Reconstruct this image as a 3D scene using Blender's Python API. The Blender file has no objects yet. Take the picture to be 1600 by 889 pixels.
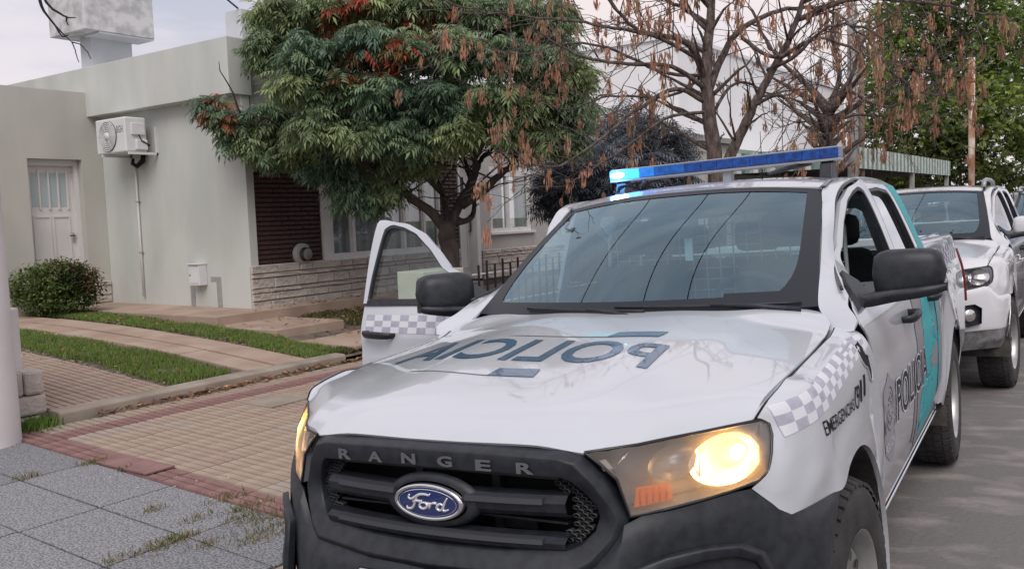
import bpy, bmesh, math, random
import numpy as np
from mathutils import Vector, Matrix, Euler
from mathutils.bvhtree import BVHTree
R = math.radians
random.seed(7); rng = np.random.default_rng(11)
SC = bpy.context.scene
COL = SC.collection
# ---------------------------------------------------------------- camera
CAM = np.array([2.665, 1.558, 1.634])
MC = np.array([[-0.5718078769463544, 0.8195803519797398, -0.03638404198090834],
               [0.08434494096772568, 0.014615540849142149, -0.9963294218775425],
               [-0.8160402458183382, -0.5727778213360332, -0.0774847377894097]])
FPX = 1405.8
cd = bpy.data.cameras.new('camera'); cam = bpy.data.objects.new('camera', cd); COL.objects.link(cam)
cam.matrix_world = Matrix([[MC[0][i], -MC[1][i], -MC[2][i], CAM[i]] for i in range(3)] + [[0, 0, 0, 1]])
cd.sensor_width = 36; cd.lens = 36 * FPX / 1600; cd.clip_end = 900; cd.clip_start = 0.05
SC.camera = cam
SC.view_settings.view_transform = 'Standard'; SC.view_settings.look = 'None'
SC.view_settings.exposure = 0.37; SC.view_settings.gamma = 1.0
# ---------------------------------------------------------------- sky and sun (thin overcast towards dusk)
SUN_EL, SUN_AZ = R(48), R(35)          # azimuth counted from +x towards +y
W = bpy.data.worlds.new("World"); SC.world = W; W.use_nodes = True
nt = W.node_tree; nt.nodes.clear()
out = nt.nodes.new('ShaderNodeOutputWorld'); bg = nt.nodes.new('ShaderNodeBackground')
sky = nt.nodes.new('ShaderNodeTexSky'); sky.sky_type = 'NISHITA'; sky.sun_disc = False
sky.sun_elevation = SUN_EL; sky.sun_rotation = R(90) - SUN_AZ
geo = nt.nodes.new('ShaderNodeTexCoord')
mp = nt.nodes.new('ShaderNodeMapping'); mp.inputs['Scale'].default_value = (1.0, 1.0, 4.2)
mp.inputs['Location'].default_value = (0.3, 0.2, 0.9)
nz = nt.nodes.new('ShaderNodeTexNoise'); nz.inputs['Scale'].default_value = 2.3; nz.inputs['Detail'].default_value = 7
nz.inputs['Roughness'].default_value = 0.55
r1 = nt.nodes.new('ShaderNodeValToRGB'); e = r1.color_ramp.elements
e[0].position = 0.36; e[0].color = (4.7, 4.75, 5.5, 1); e[1].position = 0.66; e[1].color = (7.5, 6.65, 6.55, 1)
m_ = r1.color_ramp.elements.new(0.5); m_.color = (6.5, 6.15, 6.65, 1)
nz2 = nt.nodes.new('ShaderNodeTexNoise'); nz2.inputs['Scale'].default_value = 1.4; nz2.inputs['Detail'].default_value = 5
r2 = nt.nodes.new('ShaderNodeValToRGB'); e = r2.color_ramp.elements
e[0].position = 0.36; e[0].color = (0.86, 0.86, 0.86, 1); e[1].position = 0.55; e[1].color = (1, 1, 1, 1)
mix = nt.nodes.new('ShaderNodeMixRGB')
L = nt.links.new
L(geo.outputs['Generated'], mp.inputs[0]); L(mp.outputs[0], nz.inputs[0]); L(mp.outputs[0], nz2.inputs[0])
L(nz.outputs[0], r1.inputs[0]); L(nz2.outputs[0], r2.inputs[0])
L(r2.outputs[0], mix.inputs[0]); L(sky.outputs[0], mix.inputs[1]); L(r1.outputs[0], mix.inputs[2])
L(mix.outputs[0], bg.inputs[0]); bg.inputs[1].default_value = 0.098
L(bg.outputs[0], out.inputs[0])
sd = bpy.data.lights.new('sun', 'SUN'); sd.energy = 1.5; sd.angle = R(38); sd.color = (1.0, 0.95, 0.9)
sun = bpy.data.objects.new('sun', sd); COL.objects.link(sun)
sv = Vector((math.cos(SUN_EL) * math.cos(SUN_AZ), math.cos(SUN_EL) * math.sin(SUN_AZ), math.sin(SUN_EL)))
sun.rotation_euler = (-sv).to_track_quat('-Z', 'Y').to_euler(); sun.location = (8, 4, 12)
# ---------------------------------------------------------------- survey helpers: real points from sight lines
def at(x, y, D): return CAM + np.array([(x - 800) / FPX, (y - 444.5) / FPX, 1.0]) @ MC * D
def hitp(x, y, n, c):
    n = np.array(n, float); d = np.array([(x - 800) / FPX, (y - 444.5) / FPX, 1.0]) @ MC
    return CAM + (c - n @ CAM) / (n @ d) * d
def onZ(x, y, v=0): return hitp(x, y, (0, 0, 1), v)
def onY(x, y, v): return hitp(x, y, (0, 1, 0), v)
def onX(x, y, v): return hitp(x, y, (1, 0, 0), v)
# ---------------------------------------------------------------- materials
def mat(name, col, rough=0.6, metal=0.0, var=0.0, vscale=8.0, bump=0.0, bscale=60.0, coat=0.0, spec=0.5, col2=None,
        emit=None, estr=0.0, stretch=None, trans=0.0, attr=None, ramp=(0.35, 0.65), detail=4, dist=0.01):
    m = bpy.data.materials.new(name); m.use_nodes = True
    t = m.node_tree; b = t.nodes['Principled BSDF']
    b.inputs['Base Color'].default_value = (*col, 1); b.inputs['Roughness'].default_value = rough
    b.inputs['Metallic'].default_value = metal; b.inputs['Coat Weight'].default_value = coat
    b.inputs['Coat Roughness'].default_value = 0.03
    b.inputs['Specular IOR Level'].default_value = spec; b.inputs['Transmission Weight'].default_value = trans
    if emit: b.inputs['Emission Color'].default_value = (*emit, 1); b.inputs['Emission Strength'].default_value = estr
    tc = t.nodes.new('ShaderNodeTexCoord'); src = tc.outputs['Object']
    if stretch:
        mpn = t.nodes.new('ShaderNodeMapping'); mpn.inputs['Scale'].default_value = stretch
        t.links.new(src, mpn.inputs[0]); src = mpn.outputs[0]
    last = None
    if var or col2:
        n = t.nodes.new('ShaderNodeTexNoise'); n.inputs['Scale'].default_value = vscale; n.inputs['Detail'].default_value = detail
        t.links.new(src, n.inputs[0])
        rp = t.nodes.new('ShaderNodeValToRGB'); rp.color_ramp.elements[0].position = ramp[0]; rp.color_ramp.elements[1].position = ramp[1]
        c2 = col2 or tuple(min(1, c * (1 + var)) for c in col); c1 = col if col2 else tuple(c * (1 - var) for c in col)
        rp.color_ramp.elements[0].color = (*c1, 1); rp.color_ramp.elements[1].color = (*c2, 1)
        t.links.new(n.outputs[0], rp.inputs[0]); last = rp.outputs[0]
    if attr:
        a = t.nodes.new('ShaderNodeAttribute'); a.attribute_name = attr
        if last:
            mx = t.nodes.new('ShaderNodeMixRGB'); mx.blend_type = 'MULTIPLY'; mx.inputs[0].default_value = 1
            t.links.new(a.outputs['Color'], mx.inputs[1]); t.links.new(last, mx.inputs[2]); last = mx.outputs[0]
        else: last = a.outputs['Color']
    if last: t.links.new(last, b.inputs['Base Color'])
    if bump:
        n = t.nodes.new('ShaderNodeTexNoise'); n.inputs['Scale'].default_value = bscale; n.inputs['Detail'].default_value = 4
        t.links.new(src, n.inputs[0]); bp = t.nodes.new('ShaderNodeBump'); bp.inputs['Strength'].default_value = bump
        bp.inputs['Distance'].default_value = dist
        t.links.new(n.outputs[0], bp.inputs['Height']); t.links.new(bp.outputs[0], b.inputs['Normal'])
    return m
def leafmat(name, rough=0.5, tr=0.25):
    m = bpy.data.materials.new(name); m.use_nodes = True; t = m.node_tree; b = t.nodes['Principled BSDF']
    o = t.nodes['Material Output']; a = t.nodes.new('ShaderNodeAttribute'); a.attribute_name = 'tint'
    t.links.new(a.outputs['Color'], b.inputs['Base Color']); b.inputs['Roughness'].default_value = rough
    tl = t.nodes.new('ShaderNodeBsdfTranslucent'); t.links.new(a.outputs['Color'], tl.inputs[0])
    ms = t.nodes.new('ShaderNodeMixShader'); ms.inputs[0].default_value = tr
    t.links.new(b.outputs[0], ms.inputs[1]); t.links.new(tl.outputs[0], ms.inputs[2]); t.links.new(ms.outputs[0], o.inputs[0])
    return m
def glassmat(name, tint=(0.8, 0.9, 0.9), rough=0.0, base=0.06, gl=1.0):
    """thin pane: clear with a Fresnel mirror of the surroundings"""
    m = bpy.data.materials.new(name); m.use_nodes = True; t = m.node_tree; t.nodes.clear()
    o = t.nodes.new('ShaderNodeOutputMaterial'); tr = t.nodes.new('ShaderNodeBsdfTransparent'); tr.inputs[0].default_value = (*tint, 1)
    g = t.nodes.new('ShaderNodeBsdfGlossy'); g.inputs['Roughness'].default_value = rough; g.inputs[0].default_value = (*gl, 1) if hasattr(gl, '__len__') else (gl, gl, gl, 1)
    f = t.nodes.new('ShaderNodeLayerWeight'); f.inputs[0].default_value = 0.5
    pw = t.nodes.new('ShaderNodeMath'); pw.operation = 'POWER'; pw.inputs[1].default_value = 4.0; t.links.new(f.outputs['Facing'], pw.inputs[0])
    mm = t.nodes.new('ShaderNodeMath'); mm.operation = 'MULTIPLY_ADD'; mm.inputs[1].default_value = 1.0; mm.inputs[2].default_value = base
    mm.use_clamp = True
    ms = t.nodes.new('ShaderNodeMixShader'); t.links.new(pw.outputs[0], mm.inputs[0]); t.links.new(mm.outputs[0], ms.inputs[0])
    t.links.new(tr.outputs[0], ms.inputs[1]); t.links.new(g.outputs[0], ms.inputs[2]); t.links.new(ms.outputs[0], o.inputs[0])
    return m
def emat(name, col, s):
    m = bpy.data.materials.new(name); m.use_nodes = True; t = m.node_tree; b = t.nodes['Principled BSDF']
    b.inputs['Base Color'].default_value = (*[c * 0.5 for c in col], 1); b.inputs['Emission Color'].default_value = (*col, 1)
    b.inputs['Emission Strength'].default_value = s; b.inputs['Roughness'].default_value = 0.3
    return m
# ---------------------------------------------------------------- objects
def tag(o, label=None, cat=None, group=None, kind=None):
    if label: o['label'] = label
    if cat: o['category'] = cat
    if group: o['group'] = group
    if kind: o['kind'] = kind
    return o
def empty(name, loc=(0, 0, 0), rot=(0, 0, 0), label=None, cat=None, group=None):
    o = bpy.data.objects.new(name, None); COL.objects.link(o); o.location = loc; o.rotation_euler = rot
    o.empty_display_size = 0.2
    return tag(o, label, cat, group)
def mk(name, V, F, m=None, parent=None, smooth=True, solid=0.0, kind=None, bevel=0.0, sub=0, off=0.0):
    me = bpy.data.meshes.new(name); me.from_pydata([tuple(map(float, v)) for v in V], [], [tuple(map(int, f)) for f in F]); me.update()
    if smooth: me.polygons.foreach_set('use_smooth', [True] * len(me.polygons))
    o = bpy.data.objects.new(name, me); COL.objects.link(o)
    if m: me.materials.append(m)
    if parent: o.parent = parent
    if bevel:
        b = o.modifiers.new('b', 'BEVEL'); b.width = bevel; b.segments = 2; b.limit_method = 'ANGLE'; b.angle_limit = R(35)
    if solid:
        s = o.modifiers.new('s', 'SOLIDIFY'); s.thickness = solid; s.offset = off
        if smooth: e_ = o.modifiers.new('e', 'EDGE_SPLIT'); e_.split_angle = R(38)
    if sub:
        s = o.modifiers.new('u', 'SUBSURF'); s.levels = s.render_levels = sub
    if kind: o['kind'] = kind
    return o
def inst(src, name=None, loc=None, rot=None, parent=None, scale=None):
    o = bpy.data.objects.new(name or src.name.split('.')[0], src.data); COL.objects.link(o)
    for md in src.modifiers:
        if md.type == 'BEVEL':
            b = o.modifiers.new('b', 'BEVEL'); b.width = md.width; b.segments = md.segments; b.limit_method = 'ANGLE'; b.angle_limit = md.angle_limit
    if loc is not None: o.location = loc
    if rot is not None: o.rotation_euler = rot
    if scale is not None: o.scale = scale
    if parent: o.parent = parent
    return o
class MB:
    def __init__(s): s.v = []; s.f = []
    def add(s, V, F):
        n = len(s.v); s.v += [tuple(v) for v in V]; s.f += [tuple(i + n for i in f) for f in F]; return s
    def box(s, x0, x1, y0, y1, z0, z1):
        V = [(x, y, z) for z in (z0, z1) for y in (y0, y1) for x in (x0, x1)]
        return s.add(V, [(0, 2, 3, 1), (4, 5, 7, 6), (0, 1, 5, 4), (2, 6, 7, 3), (0, 4, 6, 2), (1, 3, 7, 5)])
    def tube(s, pts, r, n=8, cap=True, sq=(1, 1)):
        pts = [Vector(p) for p in pts]; k = len(pts); rs = r if hasattr(r, '__len__') else [r] * k
        V = []; up = None
        for i, p in enumerate(pts):
            d = (pts[min(i + 1, k - 1)] - pts[max(i - 1, 0)])
            if d.length < 1e-9: d = Vector((0, 0, 1))
            d.normalize()
            if up is None: up = d.orthogonal().normalized()
            up = (up - d * up.dot(d)); up = up.normalized() if up.length > 1e-6 else d.orthogonal().normalized()
            w = d.cross(up)
            for j in range(n):
                a = 2 * math.pi * j / n; V.append(p + (up * math.cos(a) * sq[0] + w * math.sin(a) * sq[1]) * rs[i])
        F = [(i * n + j, i * n + (j + 1) % n, (i + 1) * n + (j + 1) % n, (i + 1) * n + j) for i in range(k - 1) for j in range(n)]
        if cap: F += [tuple(range(n - 1, -1, -1)), tuple((k - 1) * n + j for j in range(n))]
        return s.add(V, F)
    def prism(s, poly, axis, a, b):
        """poly: 2-D points; axis: the extruded axis"""
        n = len(poly)
        def P(p, t):
            return {0: (t, p[0], p[1]), 1: (p[0], t, p[1]), 2: (p[0], p[1], t)}[axis]
        V = [P(p, a) for p in poly] + [P(p, b) for p in poly]
        return s.add(V, [tuple(range(n)), tuple(range(2 * n - 1, n - 1, -1))] + [(i, i + n, (i + 1) % n + n, (i + 1) % n) for i in range(n)])
    def lathe(s, prof, n=32, axis=1, c=(0, 0, 0)):
        """prof: (radius, along-axis) pairs"""
        V = []; k = len(prof)
        for r_, t in prof:
            for j in range(n):
                a = 2 * math.pi * j / n; u, w = r_ * math.cos(a), r_ * math.sin(a)
                p = {0: (t, u, w), 1: (u, t, w), 2: (u, w, t)}[axis]; V.append((p[0] + c[0], p[1] + c[1], p[2] + c[2]))
        return s.add(V, [(i * n + j, i * n + (j + 1) % n, (i + 1) * n + (j + 1) % n, (i + 1) * n + j) for i in range(k - 1) for j in range(n)])
    def build(s, name, m=None, parent=None, **k): return mk(name, s.v, s.f, m, parent, **k)
def box(name, x0, x1, y0, y1, z0, z1, m, parent=None, bevel=0.0, smooth=False, **k):
    return MB().box(min(x0, x1), max(x0, x1), min(y0, y1), max(y0, y1), min(z0, z1), max(z0, z1)).build(name, m, parent, bevel=bevel, smooth=smooth, **k)
def cr(P, n):
    """Catmull-Rom through the control points, n samples"""
    P = np.array(P, float); k = len(P)
    if k == 2: return P[0] + (P[1] - P[0]) * np.linspace(0, 1, n)[:, None]
    Q = np.vstack([2 * P[0] - P[1], P, 2 * P[-1] - P[-2]]); o = []
    for t in np.linspace(0, k - 1, n):
        i = min(int(t), k - 2); u = t - i; a, b, c, d = Q[i:i + 4]
        o.append(0.5 * (2 * b + (c - a) * u + (2 * a - 5 * b + 4 * c - d) * u * u + (3 * b - a - 3 * c + d) * u ** 3))
    return np.array(o)
def grid(rows, nu, nv):
    A = [cr(r, nu) for r in rows]; G = np.array([cr([a[j] for a in A], nv) for j in range(nu)])   # nu x nv x 3
    V = G.reshape(-1, 3); F = [(i * nv + j, i * nv + j + 1, (i + 1) * nv + j + 1, (i + 1) * nv + j) for i in range(nu - 1) for j in range(nv - 1)]
    return V, F
def patch(name, rows, m, parent, nu=24, nv=24, solid=0.006, **k):
    V, F = grid(rows, nu, nv); return mk(name, V, F, m, parent, solid=solid, **k)
def outward(o, d):
    """face the sheet along d and let its thickness grow inwards"""
    o.data.update(); s = sum(p.normal.dot(Vector(d)) * p.area for p in o.data.polygons)
    if s < 0: o.data.flip_normals()
    for m in o.modifiers:
        if m.type == 'SOLIDIFY': m.offset = -1
    return o
def flipy(rows): return [[(p[0], -p[1], p[2]) for p in r] for r in rows]
def flipV(V): return [(v[0], -v[1], v[2]) for v in V]
def bvh_of(objs):
    V = []; F = []
    for o in objs:
        n = len(V); V += [v.co.copy() for v in o.data.vertices]; F += [tuple(i + n for i in p.vertices) for p in o.data.polygons]
    return BVHTree.FromPolygons(V, F)
def conform(V, bvh, d, off=0.0018, back=1.0):
    """drop points along direction d onto a surface, keep them a hair proud of it"""
    d = Vector(d); o = []
    for v in V:
        v = Vector(v); h = bvh.ray_cast(v - d * back, d)
        if h[0] is None:
            h = bvh.find_nearest(v)
        n = h[1] if h[1].dot(d) < 0 else -h[1]
        o.append(h[0] + n * off)
    return o
def fine(V, F, maxlen):
    bm = bmesh.new(); vs = [bm.verts.new(v) for v in V]
    for f in F:
        try: bm.faces.new([vs[i] for i in f])
        except ValueError: pass
    for _ in range(5):
        es = [e for e in bm.edges if e.calc_length() > maxlen]
        if not es: break
        bmesh.ops.subdivide_edges(bm, edges=es, cuts=1)
        bmesh.ops.triangulate(bm, faces=[f for f in bm.faces if len(f.verts) > 4])
    bm.verts.index_update(); V = [v.co.copy() for v in bm.verts]; F = [[v.index for v in f.verts] for f in bm.faces]; bm.free()
    return V, F
_txt = {}
def text_geo(s, bold=0.0, extrude=0.0, shear=0.0, space=1.0):
    c = bpy.data.curves.new('t', 'FONT'); c.body = s; c.offset = bold; c.extrude = extrude; c.shear = shear; c.space_character = space
    c.resolution_u = 4
    o = bpy.data.objects.new('t', c); COL.objects.link(o); bpy.context.view_layer.update()
    dg = bpy.context.evaluated_depsgraph_get(); me = o.evaluated_get(dg).to_mesh()
    V = [v.co.copy() for v in me.vertices]; F = [tuple(p.vertices) for p in me.polygons]
    bpy.data.objects.remove(o); bpy.data.curves.remove(c)
    xs = [v.x for v in V]; ys = [v.y for v in V]; x0, x1, y0, y1 = min(xs), max(xs), min(ys), max(ys)
    return [((v.x - x0) / (x1 - x0), (v.y - y0) / (y1 - y0), v.z) for v in V], F
def quadmap(V, A, B, C_, D):
    """unit square -> quad: A bottom-left, B bottom-right, C top-right, D top-left"""
    A, B, C_, D = map(np.array, (A, B, C_, D))
    return [tuple(A * (1 - x) * (1 - y) + B * x * (1 - y) + C_ * x * y + D * (1 - x) * y) for x, y, _ in V]
# ================================================================ pickup trucks
SP = [(.36, .83), (.44, .86), (.50, .875), (.58, .888), (.70, .90), (.85, .905), (1.0, .902), (1.08, .895), (1.15, .882), (1.22, .862), (1.27, .848),
      (1.39, .815), (1.5, .783), (1.6, .75), (1.66, .725), (1.70, .70), (1.73, .66), (1.745, .60)]
def smi(x, xs, ys):
    """smooth (cubic) interpolation through the knots, xs ascending"""
    n = len(xs)
    if x <= xs[0]: return ys[0]
    if x >= xs[-1]: return ys[-1]
    i = 0
    while x > xs[i + 1]: i += 1
    def m(k):
        if k == 0: return (ys[1] - ys[0]) / (xs[1] - xs[0])
        if k == n - 1: return (ys[-1] - ys[-2]) / (xs[-1] - xs[-2])
        h0, h1 = xs[k] - xs[k - 1], xs[k + 1] - xs[k]; return ((ys[k] - ys[k - 1]) / h0 * h1 + (ys[k + 1] - ys[k]) / h1 * h0) / (h0 + h1)
    h = xs[i + 1] - xs[i]; t = (x - xs[i]) / h
    return (2 * t ** 3 - 3 * t * t + 1) * ys[i] + (t ** 3 - 2 * t * t + t) * h * m(i) + (-2 * t ** 3 + 3 * t * t) * ys[i + 1] + (t ** 3 - t * t) * h * m(i + 1)
SPx, SPy = [a for a, b in SP], [b for a, b in SP]
def sst(a, b, x):
    t = min(1, max(0, (x - a) / (b - a))); return t * t * (3 - 2 * t)
def Sy(x, z):
    y = smi(z, SPx, SPy) - .13 * sst(-1.5, -.85, x) * sst(1.2, 1.42, z)
    return y
def side(x, z, off=0.0): return (x, Sy(x, z) + off, z)
HXZ = ([-.5, -.3, -.05, .23, .5, .7, .86], [1.258, 1.24, 1.215, 1.185, 1.148, 1.115, 1.078])
def hood_z(x, y):
    ay = abs(y); yc = .40 + (.84 - x) * .12
    return smi(x, *HXZ) - smi(x, [-.50, -.36, .234, .62, .9], [.080, .076, .058, .046, .04]) * (ay / .79) ** 2.5 - .005 * sst(yc - .06, yc + .08, ay) + .005 * sst(.05, .3, ay) * (1 - sst(.3, yc, ay)) + .034 * sst(-.30, -.47, x) * sst(.30, .68, ay)
def paint(name, col, var=0.02):
    return mat(name, col, rough=.28, coat=1.0, spec=.5, var=var, vscale=3)
M = {}
M['white'] = paint('white_paint', (.52, .545, .59)); M['white2'] = paint('white_paint_second', (.64, .65, .68)); M['grey'] = paint('grey_paint', (.09, .095, .10))
M['plastic'] = mat('black_moulded_plastic', (.018, .021, .027), rough=.46, var=.3, vscale=30, bump=.08, bscale=500, spec=.45)
M['gloss'] = mat('dark_trim', (.02, .022, .026), rough=.25, var=.1)
M['rubber'] = mat('tyre_rubber', (.035, .034, .034), rough=.85, var=.35, vscale=9, bump=.3, bscale=120)
M['liner'] = mat('wheel_arch_liner', (.05, .046, .042), rough=.95, var=.5, vscale=12, bump=.4, bscale=40)
M['steel'] = mat('silver_steel_wheel', (.42, .42, .42), rough=.42, metal=.7, var=.25, vscale=6)
M['chrome'] = mat('chrome', (.8, .8, .82), rough=.12, metal=1)
M['dark'] = mat('dark_void', (.006, .006, .007), rough=.9)
M['rad'] = mat('radiator', (.05, .052, .055), rough=.5, metal=.4, var=.3)
M['seat'] = mat('dark_seat_fabric', (.035, .04, .045), rough=.9, var=.2)
M['dash'] = mat('dashboard_plastic', (.06, .066, .075), rough=.65, var=.15)
M['cage'] = mat('cage_wire_paint', (.75, .80, .80), rough=.5)
M['frit'] = mat('black_glass_border', (.022, .026, .033), rough=.35, spec=.25)
M['decal_grey'] = mat('reflective_grey_film', (.30, .30, .34), rough=.6, spec=.15)
M['decal_check'] = mat('checker_film', (.40, .40, .48), rough=.5, spec=.2, var=.10, vscale=30)
M['decal_white'] = mat('white_film', (.66, .67, .72), rough=.5, spec=.25)
M['decal_teal'] = mat('teal_film', (.045, .36, .40), rough=.5, spec=.2, var=.05)
M['decal_band'] = mat('grey_film', (.24, .235, .255), rough=.55, spec=.2, var=.05)
M['decal_navy'] = mat('navy_film', (.03, .105, .20), rough=.25, coat=.8, var=.15, vscale=6)
M['decal_sky'] = mat('pale_blue_film', (.42, .66, .74), rough=.25, coat=.8)
M['ink'] = mat('black_lettering', (.02, .02, .025), rough=.7, spec=.08)
M['ink2'] = mat('charcoal_lettering', (.045, .045, .055), rough=.7, spec=.08)
M['glass'] = glassmat('windscreen_glass', (.48, .66, .70), base=.25, gl=(.52, .72, .82))
M['glass_side'] = glassmat('side_glass', (.72, .80, .78), base=.05)
M['glass_tint'] = glassmat('tinted_glass', (.10, .115, .12), base=.34)
M['lens'] = glassmat('lamp_lens', (.93, .93, .95), base=.03, gl=.9)
def hazy(m, a=.16):
    t = m.node_tree; o = [n for n in t.nodes if n.type == 'OUTPUT_MATERIAL'][0]; old = o.inputs[0].links[0].from_socket
    d = t.nodes.new('ShaderNodeBsdfDiffuse'); d.inputs[0].default_value = (.5, .48, .45, 1); l = t.nodes.new('ShaderNodeBsdfTranslucent'); l.inputs[0].default_value = (.85, .72, .55, 1)
    a1 = t.nodes.new('ShaderNodeMixShader'); a1.inputs[0].default_value = .6; t.links.new(d.outputs[0], a1.inputs[1]); t.links.new(l.outputs[0], a1.inputs[2])
    a2 = t.nodes.new('ShaderNodeMixShader'); a2.inputs[0].default_value = a; t.links.new(old, a2.inputs[1]); t.links.new(a1.outputs[0], a2.inputs[2]); t.links.new(a2.outputs[0], o.inputs[0])
M['lens_clear'] = M['lens'].copy(); hazy(M['lens'], .36)
M['lamp_dark'] = mat('lamp_housing', (.22, .225, .24), rough=.4, metal=.2)
M['refl_lit'] = mat('lit_reflector', (.85, .83, .78), rough=.38, metal=.8); M['refl_soft'] = mat('inner_bowl', (.28, .27, .26), rough=.35, metal=.5)
M['lamp_refl'] = mat('lamp_reflector', (.75, .74, .72), rough=.18, metal=1)
M['amber'] = mat('amber_indicator', (.62, .13, .02), rough=.3, coat=.5, emit=(1, .2, .02), estr=.14)
M['amber_off'] = mat('amber_plastic', (.55, .16, .03), rough=.3)
M['red'] = mat('red_lens', (.16, .008, .014), rough=.2, coat=.8)
M['hot'] = emat('lit_bulb', (1.0, .84, .50), 4.0)
M['warm'] = emat('lit_reflector', (1.0, .60, .20), .75)
M['warm2'] = emat('lit_reflector_edge', (.95, .48, .16), .34)
M['cream'] = mat('inner_seal', (.32, .31, .30), rough=.8)
def mirror_y(o, parent, name=None, extra=None):
    me = o.data.copy()
    for v in me.vertices: v.co.y = -v.co.y
    me.flip_normals()
    c = bpy.data.objects.new(name or o.name.split('.')[0], me); COL.objects.link(c); c.parent = parent
    for md in o.modifiers:
        n = c.modifiers.new(md.name, md.type)
        for a in ('split_angle', 'thickness', 'offset', 'width', 'segments', 'limit_method', 'angle_limit', 'levels', 'render_levels'):
            if hasattr(md, a):
                try: setattr(n, a, getattr(md, a))
                except Exception: pass
    for k in ('kind', 'label'):
        if k in o: c[k] = o[k]
    for ch in [q for q in bpy.data.objects if q.parent == o]: mirror_y(ch, c)
    return c
def ribbon(name, A, B, m, parent, n=40, solid=.012, close=False):
    """strip between two curves of (x,z) points lying on the side surface"""
    if close: A = A + [A[0]]; B = B + [B[0]]
    def rs(P):
        P = np.array(P, float); s = np.r_[0, np.cumsum(np.linalg.norm(np.diff(P, axis=0), axis=1))]
        t = np.linspace(0, s[-1], n); return np.stack([np.interp(t, s, P[:, 0]), np.interp(t, s, P[:, 1])], 1)
    a, b = rs(A), rs(B); V = []; k = 5
    for i in range(n):
        for j in range(k):
            q = a[i] + (b[i] - a[i]) * j / (k - 1); V.append(side(q[0], q[1]))
    F = [(i * k + j, i * k + j + 1, (i + 1) * k + j + 1, (i + 1) * k + j) for i in range(n - 1) for j in range(k - 1)]
    return mk(name, V, F, m, parent, solid=solid)
def xr_of(line, z):
    L_ = sorted(line, key=lambda p: p[1]); return float(np.interp(z, [p[1] for p in L_], [p[0] for p in L_]))
def skin(name, fl, rl, z0, z1, m, parent, nz=34, nx=22):
    V = []
    for i in range(nz):
        z = z0 + (z1 - z0) * i / (nz - 1); a, b = xr_of(fl, z), xr_of(rl, z)
        for j in range(nx):
            x = a + (b - a) * j / (nx - 1)
            cre = -.005 * math.exp(-((z - 1.03) / .045) ** 2) - .006 * sst(.62, .52, z)    # character lines
            V.append(side(x, z, cre))
    F = [(i * nx + j, i * nx + j + 1, (i + 1) * nx + j + 1, (i + 1) * nx + j) for i in range(nz - 1) for j in range(nx - 1)]
    return outward(mk(name, V, F, m, parent, solid=.006), (0, 1, 0))
def glass_region(name, P, m, parent, off=-.012):
    """pane that follows the side surface inside outline P of (x,z)"""
    zs = [p[1] for p in P]; z0, z1 = min(zs), max(zs); V = []; n = 14; k = 10
    for i in range(n):
        z = z0 + 1e-4 + (z1 - z0 - 2e-4) * i / (n - 1); xs = []
        for a, b in zip(P, P[1:] + P[:1]):
            if (a[1] - z) * (b[1] - z) <= 0 and a[1] != b[1]: xs.append(a[0] + (b[0] - a[0]) * (z - a[1]) / (b[1] - a[1]))
        a, b = max(xs), min(xs)
        for j in range(k): V.append(side(a + (b - a) * j / (k - 1), z, off))
    F = [(i * k + j, i * k + j + 1, (i + 1) * k + j + 1, (i + 1) * k + j) for i in range(n - 1) for j in range(k - 1)]
    return mk(name, V, F, m, parent)
def wheel(parent, x, y, z, sgn, steer=0.0, rr=.381, rim=None):
    w = MB()
    wd = .122
    prof = [(.225, -wd + .01), (.24, -wd), (.33, -wd - .004), (.362, -wd + .012), (rr, -wd + .035), (rr + .001, 0), (rr, wd - .035), (.362, wd - .012), (.33, wd + .004), (.24, wd), (.225, wd - .01)]
    w.lathe(prof, 56)
    t = w.build('tyre', M['rubber'], parent)
    # tread blocks
    tb = MB(); n = 46
    for i in range(n):
        a = 2 * math.pi * i / n
        for (y0, y1, da) in ((-.118, -.075, .02), (-.066, -.026, -.02), (-.018, .018, .01), (.026, .066, -.02), (.075, .118, .02)):
            V = []
            for yy in (y0, y1):
                ro = rr + .006 if abs(yy) < .1 else rr - .010
                for aa in (a + da - .046, a + da + .046):
                    for q in (rr - .02, ro): V.append((q * math.cos(aa), yy, q * math.sin(aa)))
            tb.add(V, [(0, 1, 3, 2), (4, 6, 7, 5), (0, 4, 5, 1), (2, 3, 7, 6), (1, 5, 7, 3)])
    tb = tb.build('tread', M['rubber'], t, smooth=False)
    s = sgn
    rm = MB(); rm.lathe([(.232, s * wd * .98), (.226, s * (wd - .004)), (.214, s * (wd - .03)), (.205, s * .03), (.205, -s * .08)], 48)
    rm.lathe([(.206, s * .045), (.19, s * .06), (.165, s * .082), (.13, s * .075), (.085, s * .045), (.07, s * .06), (.05, s * .085), (.0, s * .09)], 48)
    r_ = rm.build('rim', rim or M['steel'], t)
    hb = MB()
    for i in range(6):
        a = i * math.pi / 3
        hb.lathe([(.012, s * .045), (.012, s * .068), (0, s * .07)], 6, c=(.062 * math.cos(a), 0, .062 * math.sin(a)))
    for i in range(10):
        a = i * math.pi / 5; hb.lathe([(.018, s * .0835), (.0, s * .0835)], 10, c=(.148 * math.cos(a), 0, .148 * math.sin(a)))
    hb.build('wheel_nuts', M['gloss'], r_, kind='stuff')
    t.location = (x, y, z); t.rotation_euler = (0, 0, steer)
    return t
SHUT = [(-.53, 1.262), (-.44, 1.238), (-.412, 1.205), (-.405, 1.19), (-.462, 1.142), (-.498, 1.03), (-.54, .87), (-.60, .62), (-.63, .44)]
BLINE = [(-1.505, 1.252), (-1.51, 1.15), (-1.50, 1.0), (-1.48, .44)]
CLINE = [(-2.43, 1.252), (-2.44, 1.1), (-2.41, .9), (-2.33, .66), (-2.22, .44)]
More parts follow.
